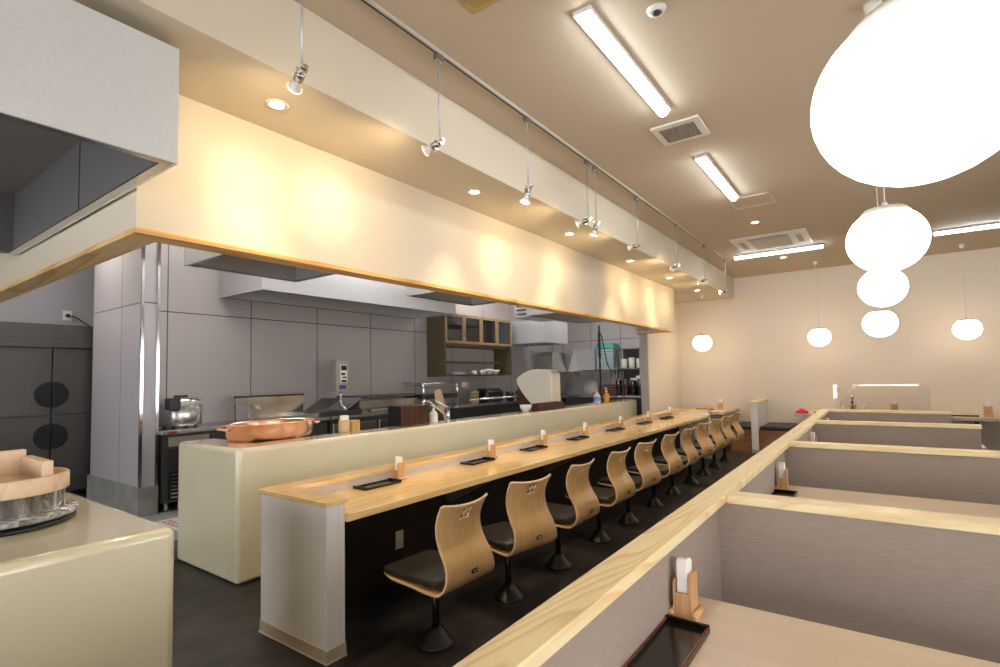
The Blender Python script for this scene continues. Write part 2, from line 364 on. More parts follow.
# ================================================================ CREAM COUNTERS
cc = MB(); cx0, cx1, cy0, cy1 = -4.55, -3.62, 1.88, 9.30
cc.prism([(cx0, cy0), (cx1, cy0), (cx1, cy1), (cx1-.30, cy1), (cx1-.30, cy0+.30), (cx0, cy0+.30)], 0, .93)
t = thing('service_counter', 'long cream polished-plaster counter between kitchen and wooden bar', 'counter', (-4.0, 5, 0))
cc.build('plaster_body', CREAM, t, loc=(4.0, -5, 0), bevel=.032, seg=5)
ws = MB(); ws.box(-4.56, -3.93, 2.19, 5.4, .80, .84); ws.box(-4.56, -3.93, 6.0, 9.25, .80, .84)
ws.box(-4.56, -4.53, 2.19, 9.25, .15, .80)
ws.box(-4.56, -4.50, 5.4, 6.0, .80, .84); ws.box(-3.99, -3.93, 5.4, 6.0, .80, .84); ws.box(-4.5, -3.99, 5.4, 6.0, .60, .62)
ws.build('steel_worktop', STEEL, t, loc=(4.0, -5, 0))
t = thing('service_counter', 'short cream plaster counter at left holding the clear serving bucket', 'counter', (-2.5, 0, 0))
MB().box(-3.04, -1.885, -2.2, .782, 0, .93).build('plaster_body', CREAM, t, loc=(2.5, 0, 0), bevel=.028, seg=5)

# ================================================================ BAR
bt = thing('bar_counter', 'long honey-pine bar with whitewashed end and raised rear ledge', 'counter', (-2.55, 5.2, 0)); O = (2.55, -5.2, 0)
BX0, BX1, BY0, BY1 = -2.865, -2.262, 1.625, 9.02
pn = MB(); pn.box(BX0, BX1, BY0, BY0+.11, .0, .765); pn.build('end_panel', WHITEW, bt, loc=O, bevel=.002)
pn = MB(); pn.box(BX0, BX1, BY1-.11, BY1, .0, .765); pn.build('end_panel', WHITEW, bt, loc=O, bevel=.002)
MB().box(BX0, BX0+.105, BY0+.11, BY1-.11, 0, .765).build('rear_panel', WHITEWY, bt, loc=O)
cp = MB(); cp.prism([(BX0-.015, BY0-.015), (BX1+.012, BY0-.015), (BX1+.012, BY0+.125), (BX0+.13, BY0+.125), (BX0+.13, BY1-.125), (BX1+.012, BY1-.125), (BX1+.012, BY1+.015), (BX0-.015, BY1+.015)], .765, .79)
cp.build('ledge_cap', HONEY_Y, bt, loc=O, bevel=.003)
MB().box(BX0+.105, BX1+.022, BY0+.11, BY1-.11, .668, .708).build('bar_top', HONEY_Y, bt, loc=O, bevel=.003)
MB().box(BX0+.105, BX0+.125, BY0+.11, BY1-.11, 0, .668).build('front_panel', DARKP, bt, loc=O)
sk = MB(); sk.box(BX0-.004, BX1+.004, BY0-.004, BY0+.115, 0, .065); sk.build('skirting', SKIRT, bt, loc=O, bevel=.002)
sk = MB(); sk.box(BX0-.009, BX1+.009, BY0-.009, BY0+.116, 0, .006); sk.build('skirting', plain('pale_sealant', (.6, .5, .38), .5), bt, loc=O)
for k, yy in enumerate((3.05, 4.5, 5.95, 7.4)):
    b = MB(); b.extr([(-2.74, .668), (-2.34, .668), (-2.34, .63), (-2.70, .45), (-2.74, .45)], 'Y', yy, yy+.03); b.build('bracket', plain('grey_bracket', (.10, .09, .08), .4) if k == 0 else bpy.data.materials['grey_bracket'], bt, loc=O)
# socket under the bar
so = thing('wall_socket', 'cream power socket on the dark panel under the bar', 'socket', (-2.738, 2.555, .287))
MB().box(-.002, .006, -.035, .035, -.06, .06).build('plate', plain('socket_plate', (.66, .60, .50), .4), so, bevel=.002)
MB().box(.006, .009, -.018, .018, -.045, -.005).build('outlet', plain('socket_insert', (.55, .50, .42), .4), so)

# ================================================================ STOOLS
def spline(P, n):
    out = []
    for i in range(len(P)-1):
        p0 = P[max(i-1, 0)]; p1 = P[i]; p2 = P[i+1]; p3 = P[min(i+2, len(P)-1)]
        for k in range(n):
            t_ = k/n
            out.append(tuple(0.5*((2*b)+(-a+c)*t_+(2*a-5*b+4*c-d)*t_*t_+(-a+3*b-3*c+d)*t_**3) for a, b, c, d in zip(p0, p1, p2, p3)))
    out.append(P[-1]); return out
def make_stool():
    t = thing('bar_stool', 'stool', 'stool')
    prof = spline([(-.250, .366), (-.10, .360), (.03, .355), (.13, .347), (.205, .352), (.250, .400), (.248, .475), (.200, .565), (.182, .640), (.198, .705), (.238, .765)], 6)
    n = len(prof)
    us = [-1, -.93, -.8, -.6, -.4, -.27, -.18, -.035, .035, .18, .27, .4, .6, .8, .93, 1]
    # arc-length along the profile and positions for the clover cut-out rows
    bm = bmesh.new(); G = []
    zs_cut = [(.684, .710), (.719, .745)]
    extra = []
    rows = []
    for (x, z) in prof: rows.append((x, z))
    # insert exact rows at cut heights on the upper back
    up_ = [r for r in rows if r[1] > .640 and r[0] > 0]; low = rows[:len(rows)-len(up_)]
    def xat(z):
        uu = [low[-1]] + up_
        for a, b in zip(uu, uu[1:]):
            if a[1] <= z <= b[1]: return a[0]+(b[0]-a[0])*(z-a[1])/(b[1]-a[1])
        return up_[-1][0]
    zz = sorted(set([.648, .662, .675, .684, .710, .719, .745, .756, .765]))
    rows = low + [(xat(z), z) for z in zz ]
    for (x, z) in rows:
        back = max(0.0, min(1.0, (z-.39)/.3)) if x > 0.1 else 0.0
        if x < .12: hw = .190 - .02*max(0, (-.12-x)/.1)**2
        else: hw = .190 - .024*math.sin(min(1, max(0, (z-.38)/.40))*PI) - .010*max(0, (z-.60)/.165) - .0
        row = []
        for u in us:
            curve = .030*back*(1-abs(u)**2)               # back bulges outward in plan
            zt = z
            if z > .640 and x > 0: zt = z + .016*(z-.640)/.125*(abs(u)**2.5) - .0
            if z > .762: zt -= .012*(abs(u) > .97)
            xx = x + curve - .012*back
            if x < -.15: xx += .02*abs(u)**6
            row.append(bm.verts.new((xx, u*hw, zt)))
        G.append(row)
    zr = [r[1] for r in rows]; xr_ = [r[0] for r in rows]
    for i in range(len(rows)-1):
        for j in range(len(us)-1):
            zm = (zr[i]+zr[i+1])/2; um = (us[j]+us[j+1])/2
            if xr_[i] > 0 and any(a < zm < b for a, b in zs_cut) and (.035 < abs(um) < .18): continue
            f = bm.faces.new((G[i][j], G[i][j+1], G[i+1][j+1], G[i+1][j])); f.smooth = True
    m = MB(); m.bm.free(); m.bm = bm
    o = m.build('plywood_shell', PLY, t)
    o.data.materials.append(PLYE)
    md = o.modifiers.new('solid', 'SOLIDIFY'); md.thickness = .010; md.offset = 0; md.material_offset_rim = 1
    # cushion
    c = MB(); c.prism([(-.225, -.155), (-.21, -.175), (.10, -.180), (.17, -.165), (.185, -.14), (.185, .14), (.17, .165), (.10, .180), (-.21, .175), (-.225, .155)], .366, .406)
    c.build('seat_cushion', CUSH, t, bevel=.016, seg=4)
    # pole and bell foot
    MB().lathe([(.0, .07), (.021, .07), (.021, .334), (.0, .334)], n=20).build('pole', BLACK, t)
    p = MB(); p.box(-.09, .09, -.07, .07, .330, .351); p.build('seat_plate', BLACK, t, bevel=.004)
    MB().lathe([(0, 0), (.096, 0), (.098, .004), (.096, .012), (.088, .018), (.036, .082), (.028, .094), (0, .096)], n=32).build('foot', BLACK, t)
    # small black maker plate low on the back
    pl = MB(); pl.box(-.002, .002, -.022, .022, -.010, .010); q = pl.build('maker_plate', BLACK, t, loc=(.279, 0, .435), rot=(0, -.10, 0))
    w = MB(); w.box(.0021, .0028, -.014, -.006, -.001, .003); w.box(.0021, .0028, -.004, .004, -.003, .001); w.box(.0021, .0028, .006, .014, -.001, .003)
    w.build('mark', WHITE, q)
    return t
st0 = make_stool()
ordn = ['nearest', 'second', 'third', 'fourth', 'fifth', 'sixth', 'seventh', 'eighth', 'ninth', 'tenth', 'farthest']
angs = [-2, -12, 0, -2, -6, -4, -2, -10, -6, -6, -2]
sty = [2.08, 2.76, 3.41, 4.12, 4.77, 5.49, 6.13, 6.86, 7.50, 8.13, 8.80]
for i in range(11):
    lab = ('%s bent-plywood bar stool with dark cushion, counting from the whitewashed bar end' % ordn[i])
    loc = (-1.955-.006*i, sty[i], 0)
    if i == 0: o = st0; o.location = loc; o['label'] = lab
    else: o = dup(st0, loc, 0, lab)
    o.rotation_euler = (0, 0, math.radians(angs[i])); o['group'] = 'bent plywood stools along the bar'

# ================================================================ NAPKIN HOLDERS AND TRAYS
def make_holder():
    t = thing('napkin_holder', 'h', 'napkin holder')
    b = MB(); b.box(-.037, .037, -.038, .038, 0, .012); b.build('base', WOOD_END, t, bevel=.003)
    r = MB()
    r.tube([(.031, -.038, .014), (.031, .038, .014)], .009, 12); r.build('rail', WOOD_END, t)
    r = MB(); r.tube([(-.031, -.038, .014), (-.031, .038, .014)], .009, 12); r.build('rail', WOOD_END, t)
    def plate(x, hgt):
        m = MB(); ps = [(-.034, .008), (.034, .008)]
        for k in range(6): a = k/5*PI/2; ps.append((.034-.012+.012*math.cos(a), hgt-.012+.012*math.sin(a)))
        for k in range(6): a = PI/2+k/5*PI/2; ps.append((-.034+.012+.012*math.cos(a), hgt-.012+.012*math.sin(a)))
        m.extr(ps, 'X', x, x+.006); return m
    plate(.018, .122).build('side_plate', HOLD, t); plate(-.024, .106).build('side_plate', HOLD, t)
    MB().box(-.018, .018, -.034, -.028, .008, .072).build('front_plate', HOLD, t, bevel=.002)
    MB().box(-.018, .018, .028, .034, .008, .072).build('rear_plate', HOLD, t, bevel=.002)
    n = MB(); n.extr([(-.024, .012), (.024, .012), (.024, .148), (.019, .156), (-.010, .162), (-.020, .158), (-.024, .148)], 'X', -.016, .014)
    n.build('napkins', PAPER, t, bevel=.003)
    return t
def make_tray(lx, ly, red=True):
    t = thing('serving_tray', 't', 'tray')
    m = MB(); m.box(-lx/2, lx/2, -ly/2, ly/2, 0, .006); m.build('base', BLKLAC, t)
    r = MB(); w = .008
    r.box(-lx/2, lx/2, -ly/2, -ly/2+w, .004, .020); r.box(-lx/2, lx/2, ly/2-w, ly/2, .004, .020)
    r.box(-lx/2, -lx/2+w, -ly/2, ly/2, .004, .014); r.box(lx/2-w, lx/2, -ly/2, ly/2, .004, .014)
    r.build('rim', BLKLAC, t, bevel=.001)
    e = MB()
    e.box(-lx/2+.002, -lx/2+w-.003, -ly/2+w, ly/2-w, .0135, .0155); e.box(lx/2-w+.003, lx/2-.002, -ly/2+w, ly/2-w, .0135, .0155)
    if red: e.build('painted_edge', REDLAC, t)
    else: e.bm.free()
    return t
h0 = make_holder(); tr0 = make_tray(.125, .30, False); trb = make_tray(.115, .33, True)
bar_h = [2.50, 3.55, 4.40, 5.30, 6.30, 7.30, 8.25]
nm7 = ['nearest', 'second', 'third', 'fourth', 'fifth', 'sixth', 'farthest']
first = True
for i, y in enumerate(bar_h):
    lab = 'wooden napkin holder on the bar, %s from the whitewashed bar end' % nm7[i]
    if i == 0: o = h0; o.location = (-2.675, y, .708)
    else: o = dup(h0, (-2.675, y, .708), 0)
    o['label'] = lab; o['group'] = 'napkin holders along the bar'
    lab = 'slim black lacquer tray on the bar, %s from the whitewashed bar end' % nm7[i]
    if i == 0: o = tr0; o.location = (-2.665, y-.195, .708)
    else: o = dup(tr0, (-2.665, y-.195, .708), 0)
    o['label'] = lab; o['group'] = 'black trays along the bar'

# ================================================================ BOOTHS
PZ = .95; PX0, PX1 = -.56, -.475
CYS = [2.05, 3.77, 5.49, 7.10]
side = thing('booth_partition', 'long taupe booth wall with broad pine cap beside the stool aisle', 'partition', (-.52, 3.3, 0))
MB().box(PX0+.012, PX1-.028, -.9, 7.13, 0, PZ-.03).build('panel', TEXT, side, loc=(.52, -3.3, 0))
MB().box(PX0, PX1+.002, -.9, 7.16, PZ-.03, PZ).build('cap', PINE_Y, side, loc=(.52, -3.3, 0), bevel=.003)
labs = ['nearest low taupe booth divider with pine cap', 'second low taupe booth divider with pine cap, next after the nearest',
        'third low taupe booth divider, its pine cap ending before the wall tables', 'farthest low taupe booth divider, last before the clear screen']
for i, y in enumerate(CYS):
    xe = [1.75, 1.35, .64, .60][i]
    d = thing('booth_partition', labs[i], 'partition', (.1, y, 0), 0, 'taupe booth dividers')
    MB().box(PX1-.028-.1, xe-.1-.01, .012, .078, 0, PZ-.03).build('panel', TEXT, d)
    MB().box(PX1+.004-.1, xe-.1, 0, .09, PZ-.03, PZ).build('cap', PINE_X, d, bevel=.003)
tl = ['near booth table with pale wood top carrying the nearest black tray', 'second booth table with pale wood top, behind the nearest booth divider',
      'third booth table with pale wood top behind second booth divider', 'fourth booth table with pale wood top before the farthest divider']
for i in range(4):
    yc = [1.24, 3.10, 4.70, 6.40][i]; w = [.85, .90, .78, .78][i]
    t = thing('booth_table', tl[i], 'table', (.1, yc, 0), 0, 'booth tables')
    MB().box(PX1-.028-.1, .72-.1, -w/2, w/2, .690, .72).build('table_top', LAM, t, bevel=.002)
    for sx_ in (-.25, .35):
        p = MB(); p.box(sx_-.03, sx_+.03, -.03, .03, .02, .69); p.build('leg', BLACK, t)
        p = MB(); p.box(sx_-.05, sx_+.05, -.28, .28, 0, .02); p.build('foot', BLACK, t, bevel=.004)
bl = ['nearest booth napkin holder, beside the big pine cap in the foreground', 'napkin holder in the second booth, behind its black tray',
      'napkin holder in the third booth showing over the second divider', 'napkin holder in the fourth booth showing over the third divider']
for i, (x, y) in enumerate([(-.467, 1.515), (-.467, 3.38), (-.467, 5.15), (-.467, 6.75)]):
    o = dup(h0, (x, y, .72), 0, bl[i]); o['group'] = 'napkin holders in the booths'
tbl = ['black lacquer tray with red edge in the foreground booth', 'black lacquer tray with red edge in the second booth']
for i, (x, y) in enumerate([(-.444, 1.285), (-.444, 3.14)]):
    o = trb if i == 0 else dup(trb, (x, y, .72), 0)
    o.location = (x, y, .72); o.rotation_euler = (0, 0, 0); o['label'] = tbl[i]; o['group'] = 'trays in the booths'

# ================================================================ FAR WALL SEATING
def wall_table(x0, x1, y0, lab, legx=None):
    t = thing('wall_table', lab, 'table', ((x0+x1)/2, (y0+YW)/2, 0), 0, 'tables along the far wall'); ox, oy = -(x0+x1)/2, -(y0+YW)/2
    MB().box(x0, x1, y0, YW, .66, .705).build('table_top', LAM, t, loc=(ox, oy, 0), bevel=.002)
    for lx in (legx or ((x0+x1)/2,)):
        MB().box(lx-.03, lx+.03, y0+.25, y0+.31, .02, .66).build('leg', BLACK, t, loc=(ox, oy, 0))
        MB().box(lx-.2, lx+.2, y0+.1, y0+.46, 0, .02).build('foot', BLACK, t, loc=(ox, oy, 0))
wall_table(-2.95, -2.20, 9.68, 'pale table against the far wall just past the bar end')
wall_table(-1.12, -.52, 9.68, 'pale table against the far wall carrying the magenta cloth')
wall_table(-.45, .70, 9.68, 'pale table against the far wall behind the clear screen')
wall_table(.83, 1.75, 9.68, 'pale table against the far wall at the right edge', (1.10, 1.6))
for (x0, x1, lab) in ((-2.16, -1.82, 'wooden wall bench with dark cushion, left of the white partition'), (-1.695, -1.20, 'wooden wall bench with dark cushion, right of the white partition')):
    t = thing('bench', lab, 'bench', ((x0+x1)/2, 10.2, 0), 0, 'wooden benches by the far wall'); ox = -(x0+x1)/2
    MB().box(x0, x1, 9.93, YW, 0, .36).build('bench_box', BENCHW, t, loc=(ox, -10.2, 0))
    MB().box(x0-.004, x1+.01, 9.91, YW, .36, .385).build('seat_board', BENCHW, t, loc=(ox, -10.2, 0))
    MB().box(x0+.01, x1-.01, 9.93, YW-.01, .385, .455).build('cushion', CUSH, t, loc=(ox, -10.2, 0), bevel=.018)
def put_holder(x, y, z, lab, sc=1.0, rz=PI/2):
    o = dup(h0, (x, y, z), rz, lab); o.scale = (sc, sc, sc); o['group'] = 'napkin holders on the far wall tables'; return o
put_holder(-2.40, 10.30, .705, 'wooden napkin holder on the wall table past the bar end', 1.25)
put_holder(-.34, 10.05, .705, 'wooden napkin holder behind the clear screen', 1.25)
put_holder(1.24, 10.0, .705, 'wooden napkin holder on the right-hand wall table', 1.35)
put_holder(.19, 10.3, .705, 'wooden napkin holder standing behind the clear screen, right of the dispensers', 1.35)
for x, y, lab in ((-2.66, 10.25, 'flat black tray on the wall table past the bar end'), (.98, 9.95, 'flat black tray on the right-hand wall table'), (-.72, 10.0, 'flat black tray on the wall table with the magenta cloth')):
    o = dup(tr0, (x, y, .705), PI/2, lab); o['group'] = 'trays on the far wall tables'
c = MB(); pr = []
cl = MB(); cl.lathe([(0, 0), (.085, 0), (.10, .02), (.075, .045), (.05, .05), (.03, .075), (0, .07)], n=14, sx=1.0, sy=.6)
o = cl.build('folded_cloth', MAGENTA, loc=(-1.03, 9.85, .705)); tag(o, 'crumpled magenta cloth on the far wall table', 'cloth')
# clear acrylic screen
t = thing('acrylic_screen', 'clear acrylic sneeze screen standing on the far wall table', 'screen', (0, 9.72, .705))
MB().box(-.58, .60, -.003, .003, .01, .47).build('panel', SCREEN, t)
for x in (-.45, .45):
    MB().box(x-.02, x+.02, -.09, .09, 0, .012).build('foot', CLEARB, t)
def pump(name, lab, x, y, z, body, head, s=1.0, label_mat=None, grp=None, wide=1.0):
    t = thing(name, lab, 'dispenser', (x, y, z), 0, grp)
    t.scale = (s, s, s)
    MB().lathe([(0, 0), (.036, 0), (.038, .01), (.038, .09), (.030, .115), (.014, .128), (.014, .14), (0, .14)], n=20, sx=wide).build('bottle', body, t)
    m = MB(); m.cyl((0, 0, .14), .015, .018, 14); m.tube([(0, 0, .15), (0, 0, .185), (.0, -.0, .187)], .005, 8); m.box(-.009, .009, -.04, .012, .183, .193); m.build('pump', head, t)
    if label_mat:
        MB().lathe([(.0388, .03), (.0388, .08)], n=20, sx=wide).build('label', label_mat, t)
    return t
pump('pump_bottle', 'white pump bottle at left behind the clear screen', -.49, 10.0, .705, WHITE, WHITE, 1.0)
pump('pump_bottle', 'white pump bottle in the middle behind the clear screen', -.17, 10.1, .705, WHITE, WHITE, 1.05)
# chrome tap-like dispenser behind the screen
t = thing('call_stand', 'slim chrome stand behind the clear screen', 'stand', (-.34, 9.86, .705))
MB().cyl((0, 0, 0), .03, .01, 16).build('base', CHROME, t)
m = MB(); m.tube([(0, 0, .01), (0, 0, .25)], .009, 10); m.box(-.02, .02, -.012, .012, .17, .20); m.build('post', DARKM, t)
MB().lathe([(0, .25), (.02, .25), (.024, .27), (.015, .30), (0, .305)], n=14).build('head', CHROME, t)

# ================================================================ CEILING FITTINGS
def batten(x, y, ln, rz, lab, z=ZC, w=.10, tm=None):
    t = thing('ceiling_light', lab, 'light', (x, y, z), rz, 'linear ceiling lights')
    MB().box(-w/2, w/2, -ln/2, ln/2, -.025, 0).build('housing', CAPW, t, bevel=.003)
    m = MB(); n = 8; ps = [(w*.36*math.cos(PI+PI*k/n), -.025+.034*math.sin(PI+PI*k/n)) for k in range(n+1)]
    m.extr(ps, 'Y', -ln/2+.02, ln/2-.02); m.build('tube', tm or E_TUBE, t)
    return t
batten(-1.065*K, 2.79*K, 1.25, 0, 'nearest long tube light running toward the far wall')
batten(-1.075*K, 4.90*K, 1.28, 0, 'second long tube light, beyond the square vent')
batten(-1.1*K, 8.42*K, 1.22, PI/2, 'tube light crossing in front of the ceiling cassette')
batten(1.25*K, 8.62*K, 1.24, PI/2, 'tube light at the far right behind the big globes')
for i, (x, y) in enumerate(((-5.0, 2.7), (-4.75, 4.6), (-5.4, 7.55), (-4.6, 9.3), (-6.5, 1.5))):
    batten(x, y, 1.24, 0, ['kitchen tube light above the copper basin', 'kitchen tube light above the griddle', 'kitchen tube light above the cabinet', 'kitchen tube light near the far kitchen wall', 'kitchen tube light over the passage'][i], z=ZC, tm=E_KTUBE)
# square exhaust vent
x, y, _ = cs(-1.07, 3.755, 0)
t = thing('ceiling_vent', 'square white ceiling vent with dark grille', 'vent', (x, y, ZC))
MB().box(-.175, .175, -.17, .17, -.018, 0).build('frame', CAPW, t, bevel=.004)
MB().box(-.125, .125, -.12, .12, -.022, -.016).build('grille', GRILLE, t)
# access hatch
x, y, _ = cs(-.96, 5.80, 0)
t = thing('ceiling_hatch', 'flush ceiling access hatch beside the second tube light', 'hatch', (x, y, ZC))
m = MB(); 
for a in (-.20, .19): m.box(a, a+.01, -.20, .20, -.006, 0); m.box(-.20, .20, a, a+.01, -.006, 0)
m.build('frame', CAPW, t); MB().box(-.19, .19, -.19, .19, -.003, 0).build('panel', CEIL, t)
# cassette air conditioner
x, y, _ = cs(-1.065, 7.70, 0)
t = thing('air_conditioner', 'white ceiling cassette air conditioner near far wall', 'air conditioner', (x, y, ZC))
MB().box(-.46, .46, -.42, .42, -.03, 0).build('panel', CAPW, t, bevel=.008)
MB().box(-.24, .24, -.22, .22, -.038, -.028).build('intake_grille', plain('ac_grille', (.50, .44, .36), .5), t, bevel=.003)
for (a, b, c_, d) in ((-.24, .24, -.34, -.28), (-.24, .24, .28, .34), (-.38, -.32, -.22, .22), (.32, .38, -.22, .22)):
    MB().box(a, b, c_, d, -.036, -.028).build('louver', plain('ac_louver', (.36, .31, .25), .5), t)
# smoke detector
x, y, _ = cs(-.78, 2.42, 0)
t = thing('smoke_detector', 'round white smoke detector on the ceiling', 'detector', (x, y, ZC))
MB().lathe([(0, -.018), (.030, -.018), (.045, -.012), (.05, 0), (0, 0)], n=24).build('base', CAPW, t)
MB().lathe([(0, -.030), (.012, -.030), (.026, -.019), (.026, -.014), (0, -.014)], n=16).build('sensor', DARKM, t)
# downlights
def spot(name, loc, power, size, blend, col, target=None, rad=.03):
    l = bpy.data.lights.new(name, 'SPOT'); l.energy = power*LIGHT_K; l.spot_size = size; l.spot_blend = blend; l.color = col; l.shadow_soft_size = rad
    o = bpy.data.objects.new(name, l); COL.objects.link(o); o.location = loc
    if target is not None: o.rotation_euler = (Vector(target)-Vector(loc)).to_track_quat('-Z', 'Y').to_euler()
    return o
def downlight(x, y, z, lab, grp, pw=DOWN_W):
    t = thing('downlight', lab, 'light', (x, y, z), 0, grp)
    MB().lathe([(.038, -.004), (.058, -.006), (.060, 0), (.036, 0)], n=28).build('trim_ring', CAPW, t)
    MB().lathe([(0, -.003), (.037, -.003), (.037, -.001), (0, -.001)], n=28).build('lamp', E_BULB, t)
    spot('downlight_lamp', (x, y, z-.02), pw, 1.3, 1.0, (1.0, .78, .50), (x, y, 0), .04)
for i, (px, py) in enumerate([(-2.375, 1.42), (-2.375, 3.0), (-2.38, 4.49), (-2.385, 6.05), (-2.38, 7.52), (-2.385, 8.99)]):
    x, y, _ = cs(px, py, 0); downlight(x, y, ZS, 'round recessed downlight in the soffit, %s from the zinc hood' % ['first', 'second', 'third', 'fourth', 'fifth', 'sixth'][i], 'soffit downlights')
for (px, py, lab) in ((-1.08, 6.65, 'recessed downlight in the main ceiling before the cassette'), (-1.09, 9.0, 'recessed downlight in the ceiling behind the crossing tube light')):
    x, y, _ = cs(px, py, 0); downlight(x, y, ZC, lab, 'ceiling downlights', DOWN_W*.7)
# pendants
def make_pendant():
    t = thing('pendant_lamp', 'p', 'lamp')
    prof = []
    a, b = .168, .158
    for k in range(17):
        th = PI*k/16*.86; prof.append((a*math.sin(th), -b*math.cos(th)))
    prof.append((.085, .142)); MB().lathe(prof, n=48).build('globe', E_GLOBE, t)
    MB().lathe([(.100, .124), (.102, .134), (.085, .152), (.03, .160), (0, .160)], n=32).build('top_cap', CAPW, t)
    MB().lathe([(0, .158), (.016, .160), (.012, .185), (0, .188)], n=16).build('cord_grip', CAPW, t)
    return t
pend = [(.083, 1.195, 1.895, ZC, 'huge nearest glowing globe pendant at the upper right'), (.067, 3.15, 2.03, ZC, 'second glowing globe pendant, just below the nearest'),
        (.065, 5.20, 2.06, ZC, 'third glowing globe pendant in the overlapping row'), (.05, 7.30, 1.92, ZC, 'lowest and farthest globe of the overlapping row'),
        (-2.62, 10.08, 1.955, ZS, 'globe pendant hanging from the soffit past the header'), (-.755, 10.12, 1.955, ZC, 'globe pendant by the far wall above the bench'),
        (1.10, 10.22, 1.965, ZC, 'globe pendant by the far wall at the right')]
p0 = make_pendant()
for i, (x, y, z, zc, lab) in enumerate(pend):
    o = p0 if i == 0 else dup(p0, (x, y, z), 0)
    o.location = (x, y, z); o['label'] = lab; o['group'] = 'globe pendants'
for i, (x, y, z, zc, lab) in enumerate(pend):
    o = [q for q in COL.objects if q.get('label') == lab][0]
    MB().tube([(0, 0, .18), (0, 0, zc-z-.03)], .0035, 8).build('cord', CAPW, o)
    MB().lathe([(0, zc-z-.065), (.014, zc-z-.06), (.036, zc-z-.04), (.040, zc-z), (0, zc-z)], n=20).build('ceiling_rose', CAPW, o)
# track with hanging spots
TX = -1.828*K
t = thing('lighting_track', 'thin grey lighting track on the ceiling above the bar', 'track', (TX, 4.6, ZC))
MB().box(-.016, .016, -4.9, 8.70-4.6, -.020, 0).build('rail', plain('track_grey', (.50, .45, .38), .4), t)
MB().box(-.005, .005, -4.9, 8.70-4.6, -.0215, -.0195).build('slot', BLACK, t)
def track_lamp(y, tgt, lab, pw):
    RZ = cs(0, 0, 2.68)[2]
    t = thing('track_spotlight', lab, 'lamp', (TX, y, ZC-.02), 0, 'rod-hung track spotlights')
    MB().box(-.014, .014, -.03, .03, -.045, 0).build('adapter', plain('nickel', (.45, .44, .43), .25, .9) if 'nickel' not in bpy.data.materials else bpy.data.materials['nickel'], t, bevel=.003)
    MB().tube([(0, 0, -.04), (0, 0, RZ-ZC+.02)], .0055, 10).build('rod', SATIN, t)
    hp = Vector((0, 0, RZ-ZC+.0)); NI = bpy.data.materials['nickel']
    d = (Vector(tgt)-(Vector((TX, y, ZC-.02))+hp)).normalized()
    m = MB(); m.cyl((-.017, 0, hp.z-.013), .017, .034, 16, axis='X'); m.box(-.030, -.022, -.010, .010, hp.z-.045, hp.z+.012); m.box(.020, .030, -.012, .012, hp.z-.010, hp.z+.006)
    m.tube([(-.026, 0, hp.z-.04), (-.031, -.006, hp.z-.062)], .004, 8); m.build('swivel_joint', CHROME, t, bevel=.002)
    q = Vector((0, 0, 1)).rotation_difference(d); ov = hp - Vector((0, 0, .012))
    so_ = MB().lathe([(0, .010), (.019, .010), (.021, .018), (.021, .050), (.017, .056), (0, .056)], n=20).build('socket', NI, t, loc=ov, rot=q.to_euler())
    MB().lathe([(.012, .054), (.015, .070), (.030, .098), (.0335, .104)], n=24).build('reflector_bulb', BULBG, t, loc=ov, rot=q.to_euler())
    MB().lathe([(0, .1035), (.031, .102), (.031, .0995), (0, .100)], n=24).build('bulb_face', E_BULB, t, loc=ov, rot=q.to_euler())
    w = Vector((TX, y, ZC-.02)) + ov + d*.112
    spot('spotlight_lamp', w, pw*.42, .72, 1.0, (1.0, .78, .48), tgt, .03)
    spot('spotlight_spill', w, pw*.36, 2.3, 1.0, (1.0, .74, .44), tgt, .03)
tz = cs(0, 0, 2.46)[2]
TL = [(1.20, (HX, 1.42*K, tz-.08), 1.2), (2.02, (HX, 1.92*K, tz), 1.1), (2.89, (HX+.5, 2.7, .9), .8), (3.78, (HX, 3.62*K, tz-.05), 1.25), (3.93, (HX+.35, 4.0, .9), .8),
      (4.86, (HX, 4.63*K, tz), 1.0), (6.08, (HX, 6.62*K, tz), 1.5), (7.30, (HX, 7.45*K, tz), 1.0), (8.51, (HX, 8.05*K, tz), 1.0)]
for i, (y, tgt, k) in enumerate(TL):
    track_lamp(y*K, tgt, 'hanging rod spotlight on the track, %s' % ['nearest, at top left', 'second, its bulb turned toward the header', 'third, pointing down at the bar', 'fourth, left of a close-set pair', 'fifth, right of the close-set pair', 'sixth, next after the close-set pair', 'seventh, two after the pair', 'eighth, next to last', 'farthest, at the very end'][i], SPOT_W*k)

# ================================================================ HOODS
def hood(lab, x0, x1, y0, y1, z0, z1, roof, mat=GALV, inner=None, rim=.035, t_=.012, lip=True):
    cx_, cy_ = (x0+x1)/2, (y0+y1)/2
    t = thing('range_hood', lab, 'hood', (cx_, cy_, z0)); L = (-cx_, -cy_, -z0)
    m = MB(); m.box(x0, x1, y0, y0+t_, z0, z1); m.box(x0, x1, y1-t_, y1, z0, z1); m.box(x0, x0+t_, y0+t_, y1-t_, z0, z1); m.box(x1-t_, x1, y0+t_, y1-t_, z0, z1)
    m.build('skirt', mat, t, loc=L)
    MB().box(x0+t_, x1-t_, y0+t_, y1-t_, roof, roof+.02).build('roof_panel', inner or mat, t, loc=L)
    if lip:
        m = MB(); m.box(x0+t_, x1-t_, y0+t_, y0+rim, z0, z0+.008); m.box(x0+t_, x1-t_, y1-rim, y1-t_, z0, z0+.008); m.box(x0+t_, x0+rim, y0+rim, y1-rim, z0, z0+.008); m.box(x1-rim, x1-t_, y0+rim, y1-rim, z0, z0+.008)
        m.build('drip_rim', STEEL, t, loc=L)
    return t
GALVD = streak('zinc_hood_grey', (0.55, 0.56, 0.58), (0.62, 0.63, 0.65), (90, 90, 90), 0.4, metal=0.4, detail=2)
DULL = plain('dull_zinc_inside', (.24, .22, .21), .6, .2)
